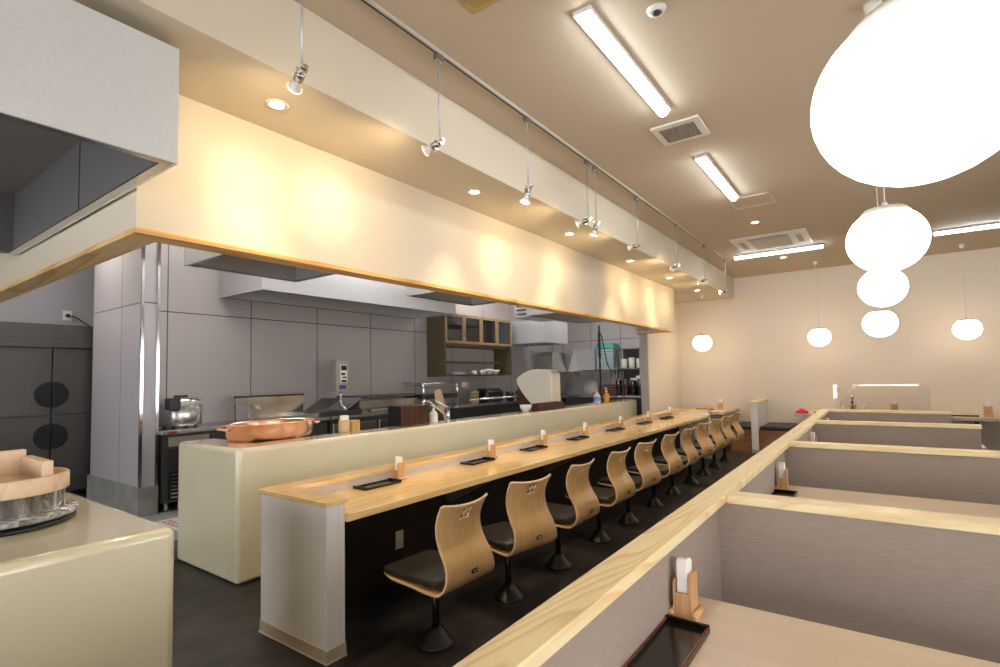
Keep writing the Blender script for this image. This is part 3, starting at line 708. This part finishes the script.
hz0, hz1 = cs(0, 0, 2.262)[2], cs(0, 0, 2.728)[2]
hx0, hx1, hy1 = -4.59*K, -2.195*K, .895*K
h = hood('big speckled zinc hood at upper left over the short counter', hx0, hx1, -1.2, hy1, hz0, hz1, cs(0, 0, 2.66)[2], GALV, DULL, rim=.05)
L = (-(hx0+hx1)/2, -(-1.2+hy1)/2, -hz0)
MB().box(hx0+.06, hx1-.10, -1.1, hy1-.06, hz1, ZS).build('top_infill', plain('hood_infill', (.50, .42, .33), .7), h, loc=L)
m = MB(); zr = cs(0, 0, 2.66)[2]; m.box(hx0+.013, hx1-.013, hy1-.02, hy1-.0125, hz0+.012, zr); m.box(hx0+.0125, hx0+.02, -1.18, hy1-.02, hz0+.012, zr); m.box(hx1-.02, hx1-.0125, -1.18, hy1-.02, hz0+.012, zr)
m.build('shade_liner', plain('shade_liner_grey', (.17, .16, .165), .5, .2), h, loc=L)  # added dark sheets put the shade inside the hood into colour
for (x, y) in ((-2.95, .60), (-4.0, .55)):
    m = MB(); m.cyl((x, y, cs(0, 0, 2.66)[2]-.012), .05, .012, 20); m.cyl((x, y, cs(0, 0, 2.66)[2]-.05), .012, .04, 12); m.cyl((x, y, cs(0, 0, 2.66)[2]-.053), .028, .003, 16); m.build('fire_nozzle', CHROME, h, loc=L)
MB().box(-3.50, -2.75, .02, .34, cs(0, 0, 2.66)[2]-.02, cs(0, 0, 2.66)[2]-.001).build('grease_filter', BLACK, h, loc=L)
MB().box(-3.44, -3.43, hy1-.023, hy1-.019, hz0+.01, cs(0, 0, 2.66)[2]).build('panel_seam', DARKM, h, loc=L)
zt = cs(0, 0, 2.76)[2]
hood('zinc island hood seen under the left part of the header', -4.29, -3.2, 1.80, 2.76, 2.30, zt, 2.5, GALVD, DULL)
hood('middle zinc island hood under the header', -4.14, -3.2, 4.0, 5.12, 2.30, zt, 2.5, GALVD, DULL)
hood('far zinc island hood under the header', -4.2, -3.2, 6.5, 8.15, 2.30, zt, 2.5, GALVD, DULL)
hb = hood('long zinc wall hood above the cooking line', -6.26, -5.33, 3.02, 6.22, 2.39, 2.85, 2.62, GALVD, DULL)
hood('square zinc hood beyond the wall cabinet', -6.25, -5.2, 8.72, 9.62, 2.05, 2.50, 2.3, GALVD, DULL)
# hung duct fan unit with louvres
t = thing('duct_unit', 'louvred white ventilation unit hung near the kitchen ceiling', 'vent', (-4.75, 8.0, 2.42))
MB().box(-.38, .38, -.45, .45, 0, .26).build('casing', plain('vent_casing', (.6, .6, .6), .4), t, bevel=.01)
m = MB(); 
for k in range(3): m.box(-.32, .32, -.46, -.45, .05+.07*k, .07+.07*k)
m.build('louver', DARKM, t)

# ================================================================ KITCHEN EQUIPMENT
# tall fridge
t = thing('refrigerator', 'tall four-door steel refrigerator behind the grey wall stub', 'refrigerator', (-7.5, 1.65, .15)); L = (7.5, -1.65, -.15)
MB().box(-7.88, -7.14, .95, 2.40, .25, 2.05).build('body', STEELV, t, loc=L)
MB().box(-7.14, -7.10, .95, 2.40, 1.90, 2.05).build('top_panel', STEELV, t, loc=L)
MB().box(-7.15, -7.08, .95, 2.40, 1.80, 1.895).build('control_band', STEELV, t, loc=L, bevel=.004)
for (ya, yb, s) in ((.96, 1.695, 1), (1.705, 2.39, -1)):
    for (za, zb) in ((.27, 1.07), (1.09, 1.79)):
        d = MB().box(-7.14, -7.10, ya, yb, za, zb).build('door', STEELV, t, loc=L, bevel=.004)
        yc = 1.70; zc_ = (za+.0 if za > 1 else zb)
        zc_ = 1.30 if za > 1 else .86
        m = MB(); n = 14; rr = .135
        yed = yb-.004 if s == 1 else ya+.004
        ps = [(yed - s*rr*math.sin(PI*k/n), zc_+rr*math.cos(PI*k/n)) for k in range(n+1)]
        m.extr(ps, 'X', -7.099, -7.085); hnd = m.build('handle', MATTE, d, loc=(0, 0, 0), bevel=.003)
        m = MB(); ps = [(yed - s*(.02+.085*math.sin(PI*k/n)), zc_+.10*math.cos(PI*k/n)) for k in range(n+1)]
        m.extr(ps, 'X', -7.085, -7.078); m.build('grip', MATTE, hnd)
for yy in (1.1, 2.25): MB().cyl((-7.2, yy, .15), .03, .10, 12).build('foot', CHROME, t, loc=L)
s = thing('wall_socket', 'white wall socket with black plug above the refrigerator', 'socket', (-7.95, 2.03, 2.24))
MB().box(0, .012, -.045, .045, -.06, .06).build('plate', WHITE, s, bevel=.003); MB().cyl((.012, 0, 0), .02, .03, 12, 'X').build('plug', BLACK, s)
c = MB(); c.tube([(-7.90, 2.03, 2.24), (-7.88, 2.10, 2.22), (-7.88, 2.22, 2.13), (-7.88, 2.32, 2.08)], .007, 8)
c.build('cable', BLACK, s, loc=(7.95, -2.03, -2.24))
# under-counter refrigerator unit by the wall stub with steel top
t = thing('undercounter_refrigerator', 'steel under-counter refrigerator with vent grille beside the wall stub', 'refrigerator', (-5.95, 2.9, .15)); L = (5.95, -2.9, -.15)
MB().box(-6.25, -5.62, 2.19, 4.05, .24, .90).build('body', STEELV, t, loc=L)
MB().box(-6.25, -5.58, 2.17, 4.07, .90, .94).build('worktop', STEEL, t, loc=L, bevel=.004)
MB().box(-5.62, -5.61, 2.24, 2.62, .78, .87).build('control_panel', plain('control_panel_beige', (.36, .33, .27), .4), t, loc=L)
MB().box(-5.62, -5.61, 2.24, 2.62, .56, .76).build('cover_panel', DARKM, t, loc=L)
MB().box(-5.62, -5.612, 2.24, 2.62, .27, .54).build('grille_back', BLACK, t, loc=L)
for k in range(7): MB().box(-5.612, -5.595, 2.26, 2.60, .285+.036*k, .297+.036*k).build('grille_bar', CHROME, t, loc=L)
MB().box(-5.62, -5.60, 2.66, 3.34, .27, .87).build('door', STEELV, t, loc=L, bevel=.004)
MB().box(-5.62, -5.60, 3.36, 4.03, .27, .87).build('door', STEELV, t, loc=L, bevel=.004)
for yy in (2.25, 3.98): MB().cyl((-5.7, yy, .15), .025, .09, 12).build('foot', CHROME, t, loc=L)
MB().box(-5.583, -5.578, 2.22, 2.30, .905, .93).build('badge', plain('red_badge', (.35, .03, .03), .4), t, loc=L)
# rice cooker
t = thing('rice_cooker', 'large chrome commercial rice cooker with black lid handle', 'rice cooker', (-5.90, 2.46, .94))
MB().lathe([(0, .02), (.19, .02), (.20, .04), (.205, .23), (.20, .235), (0, .235)], n=40).build('body', POLISH, t)
MB().lathe([(.207, .232), (.209, .25), (.205, .262), (0, .262)], n=40).build('band', plain('pale_band', (.45, .47, .38), .3), t)
MB().lathe([(.204, .262), (.200, .285), (.15, .305), (0, .312)], n=40).build('lid', CHROME, t)
MB().box(.13, .235, -.20, -.09, .19, .31).build('latch', BLACK, t, bevel=.012)
MB().box(-.02, .04, -.06, .06, .31, .33).build('lid_handle', BLACK, t, bevel=.006)
for a in range(4): MB().cyl((.15*math.cos(PI/4+a*PI/2), .15*math.sin(PI/4+a*PI/2), 0), .02, .022, 10).build('foot', BLACK, t)
# long cooking line
t = thing('cooking_range', 'long steel cooking line with low backsplash against the grey wall', 'stove', (-5.9, 5, .15)); L = (5.9, -5, -.15)
MB().box(-6.25, -5.60, 4.08, 6.35, .22, .90).build('body', STEELV, t, loc=L)
MB().box(-6.26, -5.56, 4.08, 6.35, .90, .94).build('worktop', STEEL, t, loc=L, bevel=.004)
for k in range(3): MB().box(-5.60, -5.585, 4.12+.75*k, 4.80+.75*k, .30, .84).build('door', STEEL, t, loc=L, bevel=.004)
m = MB()
for yy in (4.7, 5.0, 5.35, 5.7): m.box(-5.85, -5.80, yy, yy+.05, .94, 1.04)
m.build('pan_support', CHROME, t, loc=L)
MB().box(-6.24, -5.80, 4.65, 5.80, 1.13, 1.17).build('rear_shelf', plain('shelf_dark_steel', (.16, .16, .16), .22, .9), t, loc=L, bevel=.006)
m = MB(); m.box(-5.80, -5.785, 4.7, 5.8, .94, 1.10); m.build('splash_panel', STEEL, t, loc=L)
MB().box(-5.62, -5.56, 4.7, 5.8, .96, .99).build('front_rail', CHROME, t, loc=L)
# steam/noodle boiler with lid standing by the rice cooker : cooktop backsplash
t = thing('griddle', 'polished steel griddle splashback with rolled black top edge', 'griddle', (-5.95, 3.53, .94))
m = MB(); m.box(-.05, -.03, -.45, .42, 0, .27); m.box(-.05, .25, -.45, -.43, 0, .20); m.build('splashback', CHROME, t)
m = MB(); m.tube([(-.04, -.46, .28), (-.04, .43, .28)], .014, 10); m.build('top_edge', DARKM, t)
MB().box(-.03, .30, -.43, .42, 0, .05).build('plate', STEEL, t, bevel=.004)
# noodle boiler control box on a stand
t = thing('noodle_boiler', 'noodle boiler with tall grey control box and tilted lids', 'boiler', (-5.85, 4.25, .94))
MB().box(-.06, .06, -.10, .10, .30, .72).build('control_box', plain('control_box_grey', (.40, .37, .33), .35, .5), t, loc=(-.05, .20, 0), bevel=.006)
p_ = MB().box(0, .004, -.055, .055, .42, .66).build('control_panel', WHITE, t, loc=(.010, .22, 0))
m = MB(); m.box(.004, .007, -.045, .045, .585, .65); m.box(.004, .007, -.04, .02, .52, .55); m.box(.004, .007, -.02, .04, .48, .50); m.box(.004, .007, -.04, .04, .425, .455); m.build('button', BLACK, p_)
MB().box(.010, .014, .145, .255, .335, .385).build('label', plain('navy_label', (.05, .06, .25), .4), t)
m = MB(); m.tube([(-.03, .20, .0), (-.03, .20, .30)], .02, 12); m.build('stand', CHROME, t)
for k, (yy, rx) in enumerate(((-.22, .55), (.12, .5))):
    o = MB().box(-.20, .20, -.17, .17, 0, .012).build('lid', CHROME if k else plain('smoked_steel', (.2, .19, .18), .2, .9), t, loc=(0, yy+.1, .12), rot=(rx, 0, 0))
MB().box(-.28, .22, -.30, .35, 0, .06).build('tank_top', DARKM, t, bevel=.005)
# salamander / pot rack with chrome rails near the cabinet
t = thing('drying_rack', 'chrome frame rack with dark shelf below the wall cabinet', 'rack', (-5.9, 6.2, .94))
m = MB()
for yy in (-.35, .45):
    m.tube([(.20, yy, 0), (.20, yy, .32), (.18, yy, .36), (.12, yy, .38), (-.25, yy, .38)], .016, 10)
m.tube([(.18, -.35, .37), (.18, .45, .37)], .014, 10); m.build('frame', CHROME, t)
MB().box(-.25, .2, -.33, .43, .335, .350).build('top_shelf', STEEL, t)
MB().box(-.25, .22, -.33, .43, .13, .20).build('shelf', DARKM, t)
o = MB().box(-.04, .04, -.03, .03, 0, .08).build('note_block', plain('beige_block', (.60, .50, .36), .6), t, loc=(.22, .62, .30))
# second worktop run past the cooking line
t = thing('kitchen_worktop', 'steel worktop below the dark wall cabinet', 'counter', (-5.9, 8.3, .15)); L = (5.9, -8.3, -.15)
MB().box(-6.26, -5.50, 6.37, YW-.02, .90, .94).build('worktop', STEEL, t, loc=L, bevel=.004)
MB().box(-6.25, -5.56, 6.37, YW-.03, .24, .90).build('body', STEELV, t, loc=L)
MB().tube([(-5.52, 6.75, 1.02), (-5.52, 9.6, 1.02)], .018, 10).build('rail', CHROME, t, loc=L)
t2 = thing('kitchen_worktop', 'steel worktop against the far kitchen wall', 'counter', (-4.5, 10.2, .15)); L = (4.5, -10.2, -.15)
MB().box(-5.48, -3.42, 9.85, YW-.01, .93, .97).build('worktop', STEEL, t2, loc=L, bevel=.004)
MB().box(-5.45, -3.42, 9.90, YW-.01, .24, .93).build('body', STEELV, t2, loc=L)
# wall cabinet
cabx0, cabx1, caby0, caby1 = -6.26, -5.85, 6.52, 8.48
t = thing('wall_cabinet', 'dark wood wall cabinet with glazed doors and open shelves', 'cabinet', (-6.05, 7.5, 1.42)); L = (6.05, -7.5, -1.42)
MB().box(cabx0, cabx1, caby0, caby0+.03, 1.42, 2.50).build('side_panel', CABW, t, loc=L)
MB().box(cabx0, cabx1, caby1-.03, caby1, 1.42, 2.50).build('side_panel', CABW, t, loc=L)
MB().box(cabx0, cabx1, caby0+.03, caby1-.03, 2.47, 2.50).build('top_panel', CABW, t, loc=L)
MB().box(cabx0, cabx1-.02, caby0+.03, caby1-.03, 1.94, 1.99).build('shelf', CABW, t, loc=L)
MB().box(cabx0, cabx1-.06, caby0+.03, caby1-.30, 1.655, 1.68).build('shelf', CABW, t, loc=L)
MB().box(cabx0, cabx1-.01, caby0+.03, caby1-.03, 1.42, 1.445).build('shelf', CABW, t, loc=L)
MB().box(cabx0+.05, cabx1-.05, caby0+.06, caby1-.06, 2.22, 2.24).build('shelf', CABW, t, loc=L)
dw = (caby1-caby0-.0)/4
for k in range(4):
    ya = caby0+dw*k+.004; yb = ya+dw-.008; za, zb = 1.985, 2.495
    m = MB(); w = .045; m.box(cabx1, cabx1+.02, ya, ya+w, za, zb); m.box(cabx1, cabx1+.02, yb-w, yb, za, zb); m.box(cabx1, cabx1+.02, ya+w, yb-w, za, za+w); m.box(cabx1, cabx1+.02, ya+w, yb-w, zb-w, zb)
    d = m.build('door', CABF, t, loc=L)
    MB().box(cabx1+.006, cabx1+.010, ya+w, yb-w, za+w, zb-w).build('pane', SMOKE, d)
    yk = (yb-.025) if k % 2 == 0 else (ya+.025)
    MB().cyl((cabx1+.02, yk, za+.03), .010, .02, 10, 'X').build('knob', plain('brass_knob', (.35, .15, .05), .3), d)
t = thing('plate_stack', 'stack of pale plates on the open cabinet shelf', 'plates', (-6.0, 7.03, 1.445))
for k in range(4):
    MB().lathe([(0, 0), (.09, 0), (.155, .012), (.15, .014), (.09, .005), (0, .005)], n=24).build('plate', CERAM, t, loc=(0, 0, .012*k))
def bowl(x, y, z, r, hgt, lab, name='bowl', cat='bowl', grp=None, mat=CERAM):
    o = MB().lathe([(0, 0), (r*.45, 0), (r*.5, hgt*.12), (r*.85, hgt*.5), (r, hgt), (r*.95, hgt), (r*.8, hgt*.5), (r*.4, hgt*.2), (0, hgt*.18)], n=22).build(name, mat, loc=(x, y, z))
    return tag(o, lab, cat, grp)
def cup(x, y, z, r, hgt, lab, grp=None, mat=CERAM, cat='cup', name='cup'):
    o = MB().lathe([(0, 0), (r*.82, 0), (r*.9, hgt*.1), (r, hgt), (r*.92, hgt), (r*.8, hgt*.12), (0, hgt*.1)], n=20).build(name, mat, loc=(x, y, z))
    return tag(o, lab, cat, grp)
cup(-5.95, 7.42, 1.445, .055, .075, 'single short white cup between plates and bowls on the cabinet shelf')
for k, y in enumerate((7.68, 7.88, 8.08)):
    bowl(-5.96, y, 1.445, .095, .085+(.02 if k == 1 else 0), 'white bowl on the cabinet shelf, %s of three' % ['leftmost', 'middle', 'rightmost'][k], grp='bowls in the wall cabinet')
s = thing('wall_socket', 'small cream socket on the wall beneath the cabinet', 'socket', (-6.26, 7.62, 1.24))
MB().box(0, .01, -.035, .035, -.06, .06).build('plate', plain('socket_cream', (.6, .55, .45), .4), s, bevel=.003)
# black covered appliance, basket stack and pots on the worktop
t = thing('stock_pot', 'bulky black covered pot on the worktop below the cabinet', 'pot', (-5.80, 7.65, .94))
MB().box(-.17, .17, -.26, .26, 0, .22).build('body', BLACK, t, bevel=.05, seg=4)
MB().box(-.12, .12, -.20, .20, .215, .25).build('lid', DARKM, t, bevel=.012)
t = thing('steamer_basket', 'small stack of woven steamer baskets beside the black pot', 'basket', (-5.80, 7.22, .94))
for k in range(4): MB().lathe([(0, 0), (.075, 0), (.085, .008), (.085, .045), (.08, .05), (0, .05)], n=20).build('basket', plain('bamboo_%d' % k, (.42-.04*k, .28, .13), .6), t, loc=(0, 0, .052*k))
for k in range(7):
    x, y = -5.65-.16*(k % 2), 8.15+.17*k
    o = MB().lathe([(0, 0), (.04, 0), (.062, .02), (.068, .17), (.06, .17), (.05, .02), (0, .015)], n=16).build('lacquer_cup', DRED if k % 2 else BLKLAC, loc=(x, y, .94)); tag(o, 'dark lacquer cup past the black pot, %s of the seven on that worktop' % ['first', 'second', 'third', 'fourth', 'fifth', 'sixth', 'last'][k], 'cup', 'dark lacquer cups on the worktop')
# glass door refrigerator between cabinet and far wall
t = thing('display_fridge', 'upright fridge with frosted glass door at kitchen far corner', 'refrigerator', (-5.98, 10.2, .94))
MB().box(-.24, .24, -.30, .28, 0, .98).build('body', STEEL, t, bevel=.006)
MB().box(-.19, .21, -.315, -.30, .12, .90).build('glass_door', FROST, t, bevel=.004)
# far wall: steel shelf, slanted rack, crates, shelving, mugs
FY = YW
t = thing('wall_shelf', 'long steel wall shelf on the far kitchen wall', 'shelf', (-4.7, FY, 1.48))
MB().box(-1.05, .20, -.34, 0, 0, .03).build('shelf_board', STEEL, t, bevel=.003)
for xx in (-.9, .05): MB().extr([(0, 0), (-.30, 0), (0, -.16)], 'X', xx, xx+.015).build('bracket', STEEL, t)
t = thing('slanted_hopper', 'slanted pale steel chute standing on the wall shelf', 'chute', (-5.35, FY-.17, 1.51))
m = MB(); m.extr([(-.36, 0), (-.10, 0), (-.20, .46)], 'Y', -.16, .10); m.build('side_wing', plain('pale_steel', (.62, .62, .60), .35, .4), t, bevel=.003)
m = MB(); m.extr([(-.10, 0), (.30, 0), (.30, .46), (-.20, .46)], 'Y', -.14, .12); m.build('body', GALVD, t, bevel=.004)
t = thing('crate_stack', 'stack of clear food crates with teal lids on wall shelf', 'crate', (-4.80, FY-.18, 1.51))
for k in range(7):
    MB().box(-.20, .20, -.15, .15, .065*k+.004, .065*k+.058).build('crate', CLEARP, t, bevel=.006)
MB().box(-.22, .22, -.17, .17, .46, .52).build('lid', TEAL, t, bevel=.01); MB().box(-.20, .20, -.16, .16, .52, .57).build('lid', TEAL, t, bevel=.01)
t = thing('shelving_unit', 'open steel shelving unit holding mugs at the kitchen far end', 'shelf', (-3.98, FY-.22, .97)); 
for zz in (.14, .53, .95):
    MB().box(-.52, .54, -.20, .20, zz, zz+.025).build('shelf_board', STEEL, t)
for xx in (-.52, .0, .52):
    MB().box(xx-.015, xx+.015, -.20, -.17, 0, .975).build('post', STEEL, t)
MB().box(-.52, .54, .19, .20, 0, .95).build('shade_back', plain('shelf_shadow_back', (.10, .10, .10), .6), t)  # shade at the back of the shelves, put in as a dark sheet
for k in range(4):
    cup(-4.37+.17*k, FY-.30, 1.525, .070, .20 if k != 1 else .22, 'white mug on the upper steel shelf, %s of four' % ['leftmost', 'second', 'third', 'rightmost'][k], 'white mugs on the steel shelving')
for k in range(3):
    bowl(-4.30+.13*k, FY-.30, 1.135, .075, .13+.05*k, 'white bowl on the middle steel shelf, %s of three' % ['leftmost', 'middle', 'rightmost'][k], grp='bowls on the steel shelving')
for k in range(3):
    cup(-3.92+.15*k, FY-.30, 1.135, .065, .24, 'black container on the middle steel shelf, %s of three right of the bowls' % ['leftmost', 'middle', 'rightmost'][k], 'black containers on the middle shelf', BLKLAC, 'container', 'container')
for k in range(5):
    cup(-4.42+.16*k, FY-.50, .97, .070, .30+.03*(k % 2), 'dark stacked lacquer cups under the steel shelving, %s stack from the left' % ['first', 'second', 'third', 'fourth', 'fifth'][k], 'dark cup stacks on the far worktop', DRED if k % 2 else BLKLAC, 'container', 'container')
cup(-3.52, FY-.48, .97, .06, .20, 'short white container at the right end of far worktop', None, CERAM, 'container', 'container')
t = thing('cutting_board', 'round white board leaning on the far kitchen wall', 'board', (-5.28, FY-.06, .97))
MB().lathe([(0, 0), (.17, 0), (.17, .015), (0, .015)], n=28, axis='Y').build('disc', CERAM, t, loc=(0, -.02, .17), rot=(-.15, 0, 0))
t = thing('wooden_crate', 'brown slatted wooden crate on the far worktop', 'crate', (-4.62, FY-.50, .97))
m = MB(); 
for k in range(4): m.box(-.20, .20, -.12, -.11, .01+.055*k, .055+.055*k); m.box(-.20, .20, .11, .12, .01+.055*k, .055+.055*k); m.box(-.20, -.19, -.12, .12, .01+.055*k, .055+.055*k); m.box(.19, .20, -.12, .12, .01+.055*k, .055+.055*k)
m.build('slat', plain('crate_brown', (.12, .05, .025), .5), t); MB().box(-.19, .19, -.11, .11, 0, .012).build('base', DRED, t)
# hanging pot rinse hose at the island's far end
t = thing('rinse_faucet', 'tall dark pre-rinse hose faucet rising behind the counter', 'faucet', (-4.05, 8.68, .84))
m = MB(); m.tube([(0, 0, 0), (0, 0, 1.18), (0, 0, 1.45)], .016, 10); m.build('column', DARKM, t)
m = MB(); pts = []
for k in range(60): a = k*1.3; pts.append((.03*math.cos(a), .03*math.sin(a), .85+.008*k))
m.tube(pts, .008, 6); m.build('spring', BLACK, t)
m = MB(); m.tube([(0, 0, 1.33), (.05, 0, 1.25), (.13, .02, .75), (.20, .03, .62), (.22, .02, .48)], .010, 8); m.build('hose', BLACK, t)
MB().cyl((.22, .02, .38), .02, .12, 12).build('spray_head', plain('brass_spray', (.30, .13, .04), .35), t)
# items on the cream counter -----------------------------------------
t = thing('copper_basin', 'large oval hammered copper basin with two ring handles', 'basin', (-4.11, 2.42, .93))
MB().lathe([(0, 0), (.30, 0), (.325, .012), (.335, .04), (.345, .118), (.358, .126), (.360, .134), (.346, .136), (.334, .12), (.322, .03), (.29, .018), (0, .018)], n=64, sx=.66, sy=1.08).build('bowl', COPPER, t)
for s_ in (-1, 1):
    m = MB(); m.tube([(-.05, s_*.372, .095), (-.06, s_*.405, .10), (-.04, s_*.432, .107), (.0, s_*.44, .11), (.04, s_*.432, .107), (.06, s_*.405, .10), (.05, s_*.372, .095)], .010, 10); m.build('ring_handle', COPPER, t)
# wooden cup with folded white towel and small wood cube set
t = thing('towel_holder', 'pale wooden caddy with a rolled white towel on counter edge', 'caddy', (-3.90, 2.99, .93))
MB().lathe([(0, 0), (.048, 0), (.050, .01), (.050, .10), (.042, .108), (0, .108)], n=24).build('cup', plain('cloudy_wood', (.62, .44, .24), .35, coat=.3), t)
MB().box(-.028, .028, -.034, .034, .10, .15).build('towel', PAPER, t, bevel=.012)
for k in range(3): MB().box(-.045, .045, .060+.028*k, .082+.028*k, 0, .10).build('wood_block', HOLD if k == 1 else plain('wood_block_pale_%d' % k, (.64, .42, .18), .4), t, bevel=.003)
# dark box
t = thing('cutlery_box', 'dark mahogany box standing on the cream counter', 'box', (-3.87, 3.76, .93))
MB().box(-.09, .09, -.19, .19, 0, .195).build('body', DWOOD, t, bevel=.003)
MB().box(-.093, .093, -.197, -.189, 0, .198).build('end_panel', BLACK, t, bevel=.002)
pump('soap_dispenser', 'white round soap dispenser beside the chrome faucet', -3.83, 4.08, .93, WHITE, WHITE, .95, wide=1.35)
# small sink faucet
t = thing('faucet', 'chrome mixer faucet with long spout behind the soap dispenser', 'faucet', (-3.98, 4.48, .86))
MB().cyl((0, 0, 0), .028, .03, 18).build('base', CHROME, t)
m = MB(); m.tube([(0, 0, .02), (0, 0, .20)], .022, 14); m.build('column', CHROME, t)
m = MB(); m.tube([(0, 0, .08), (-.02, -.15, .20), (-.03, -.29, .285), (-.03, -.36, .29), (-.03, -.375, .26)], .013, 10); m.build('spout', CHROME, t)
m = MB(); m.tube([(0, 0, .20), (-.02, -.05, .225), (-.03, -.17, .285)], .010, 10, [.016, .012, .009]); m.build('lever', CHROME, t)
MB().box(-.035, .035, -.10, .16, -.005, .008).build('deck_plate', CHROME, t, bevel=.003)
# wooden paddle leaning at the rack
t = thing('wooden_paddle', 'pale wooden paddle leaning by the chrome rack', 'paddle', (-4.25, 4.75, .84))
q = MB(); q.extr([(-.055, .22), (-.065, .40), (-.04, .445), (.04, .445), (.065, .40), (.055, .22), (.015, .16), (.015, 0), (-.015, 0), (-.015, .16)], 'X', -.006, .006)
q.build('blade', plain('paddle_wood', (.55, .40, .25), .5), t, rot=(.35, 0, 0), bevel=.003)
# noodle cutting machine
t = thing('noodle_machine', 'large ivory rounded noodle machine on the cream counter', 'machine', (-4.05, 6.62, .93))
prof = [(.26, 0), (.26, .49), (.235, .535), (.18, .555), (.0, .568), (-.12, .555), (-.24, .51), (-.33, .46), (-.36, .43), (-.355, .37), (-.30, .27), (-.20, .15), (-.10, .05), (-.02, 0)]
MB().extr(prof, 'Y', -.12, .14).build('housing', IVORY, t, bevel=.022, seg=5)
m = MB(); m.extr([(-.36, .36), (-.33, .36), (-.27, .22), (-.14, .10), (-.10, .02), (-.33, .02), (-.36, .10)], 'Y', -.08, .10); m.build('feed_guide', DRED, t, bevel=.004)
m = MB(); m.box(-.34, -.28, -.06, .08, -.09, .02); m.build('foot', DRED, t)
t = thing('wooden_tray', 'dark red lacquered box in front of the noodle machine', 'box', (-3.71, 6.24, .93))
m = MB(); m.box(-.065, .065, -.32, .32, 0, .012); m.box(-.065, -.053, -.32, .32, .012, .10); m.box(.053, .065, -.32, .32, .012, .10); m.box(-.053, .053, -.32, -.308, .012, .10); m.box(-.053, .053, .308, .32, .012, .10)
m.build('body', DRED, t, bevel=.002)
m = MB(); m.box(-.052, .052, -.307, .307, .06, .075); m.build('inset', BLACK, t)
bowl(-3.80, 5.82, .93, .085, .09, 'white bowl left of the dark red box on the counter')
pump('pump_bottle', 'pink-capped clear pump bottle with blue label on far counter', -3.80, 7.99, .93, PINK, WHITE, 1.25, BLUEL, wide=1.3)
pump('pump_bottle', 'orange soap pump bottle near the counter far end', -3.78, 8.32, .93, ORANGE, WHITE, 1.25)
t = thing('sink_ladle', 'grey pan handle sticking up by the pump bottles', 'pan', (-4.15, 7.55, .84))
m = MB(); m.lathe([(0, 0), (.12, 0), (.14, .06), (.13, .06), (.11, .01), (0, .01)], n=24); m.build('pan', DARKM, t)
m = MB(); m.tube([(.05, -.10, .05), (.10, -.35, .22), (.11, -.42, .26)], .012, 8); m.build('handle', CHROME, t)
t = thing('serving_sheet', 'flat pale sheet lying on the counter before noodle machine', 'sheet', (-4.05, 5.2, .842))
MB().box(-.10, .10, -.28, .28, 0, .006).build('sheet', plain('pale_blue_sheet', (.50, .56, .66), .4), t)
# mat with red marks on the kitchen step
t = thing('floor_mat', 'white mat with red marks on the kitchen step', 'mat', (-5.05, 2.10, .15), 0)
MB().box(-.26, .26, -.09, .09, 0, .008).build('mat', plain('mat_white', (.62, .62, .60), .6), t)
m = MB()
for k in range(5): m.box(-.20+.08*k, -.15+.08*k, -.05, -.035, .008, .0095); m.box(-.19+.08*k, -.178+.08*k, -.05, .03, .008, .0095); m.box(-.20+.08*k, -.15+.08*k, .0, .015, .008, .0095)
m.build('mark', plain('mat_red', (.60, .03, .04), .5), t)
# ================================================================ CLEAR BUCKET WITH WOODEN LID
t = thing('serving_bucket', 'clear acrylic bucket under a cypress lid, on a black disc', 'bucket', (-2.43, .45, .93))
MB().lathe([(0, 0), (.198, 0), (.206, .004), (.206, .012), (.200, .016), (0, .016)], n=64).build('base_disc', BLACK, t)
MB().lathe([(0, .018), (.205, .024), (.212, .034), (.212, .040), (.174, .046), (.172, .118), (.160, .118), (.158, .052), (0, .048)], n=72).build('acrylic_bucket', CLEARB, t)
lid = MB().lathe([(0, .108), (.180, .108), (.184, .112), (.184, .160), (.180, .165), (.168, .165), (.166, .150), (0, .150)], n=72).build('wooden_lid', HINOKI, t)
MB().box(-.13, .125, .082, .112, .150, .212).build('batten', HINOKI, lid, bevel=.002)
MB().box(-.13, .125, -.112, -.082, .150, .212).build('batten', HINOKI, lid, bevel=.002)
MB().box(-.165, -.131, -.08, .095, .150, .235).build('batten', HINOKI, lid, bevel=.002)
# mustard panel on the ceiling near the track
t = thing('ceiling_panel', 'mustard yellow square panel on the ceiling at the top edge', 'panel', (-1.40, 1.83, ZC))
MB().box(-.165, .185, -.19, .165, -.004, 0).build('border', plain('mustard_border', (.50, .36, .13), .6), t)
MB().box(-.135, .155, -.16, .135, -.006, -.004).build('panel', plain('mustard', (.42, .29, .08), .6), t)

# keep shared prototypes tidy
bpy.context.view_layer.update()
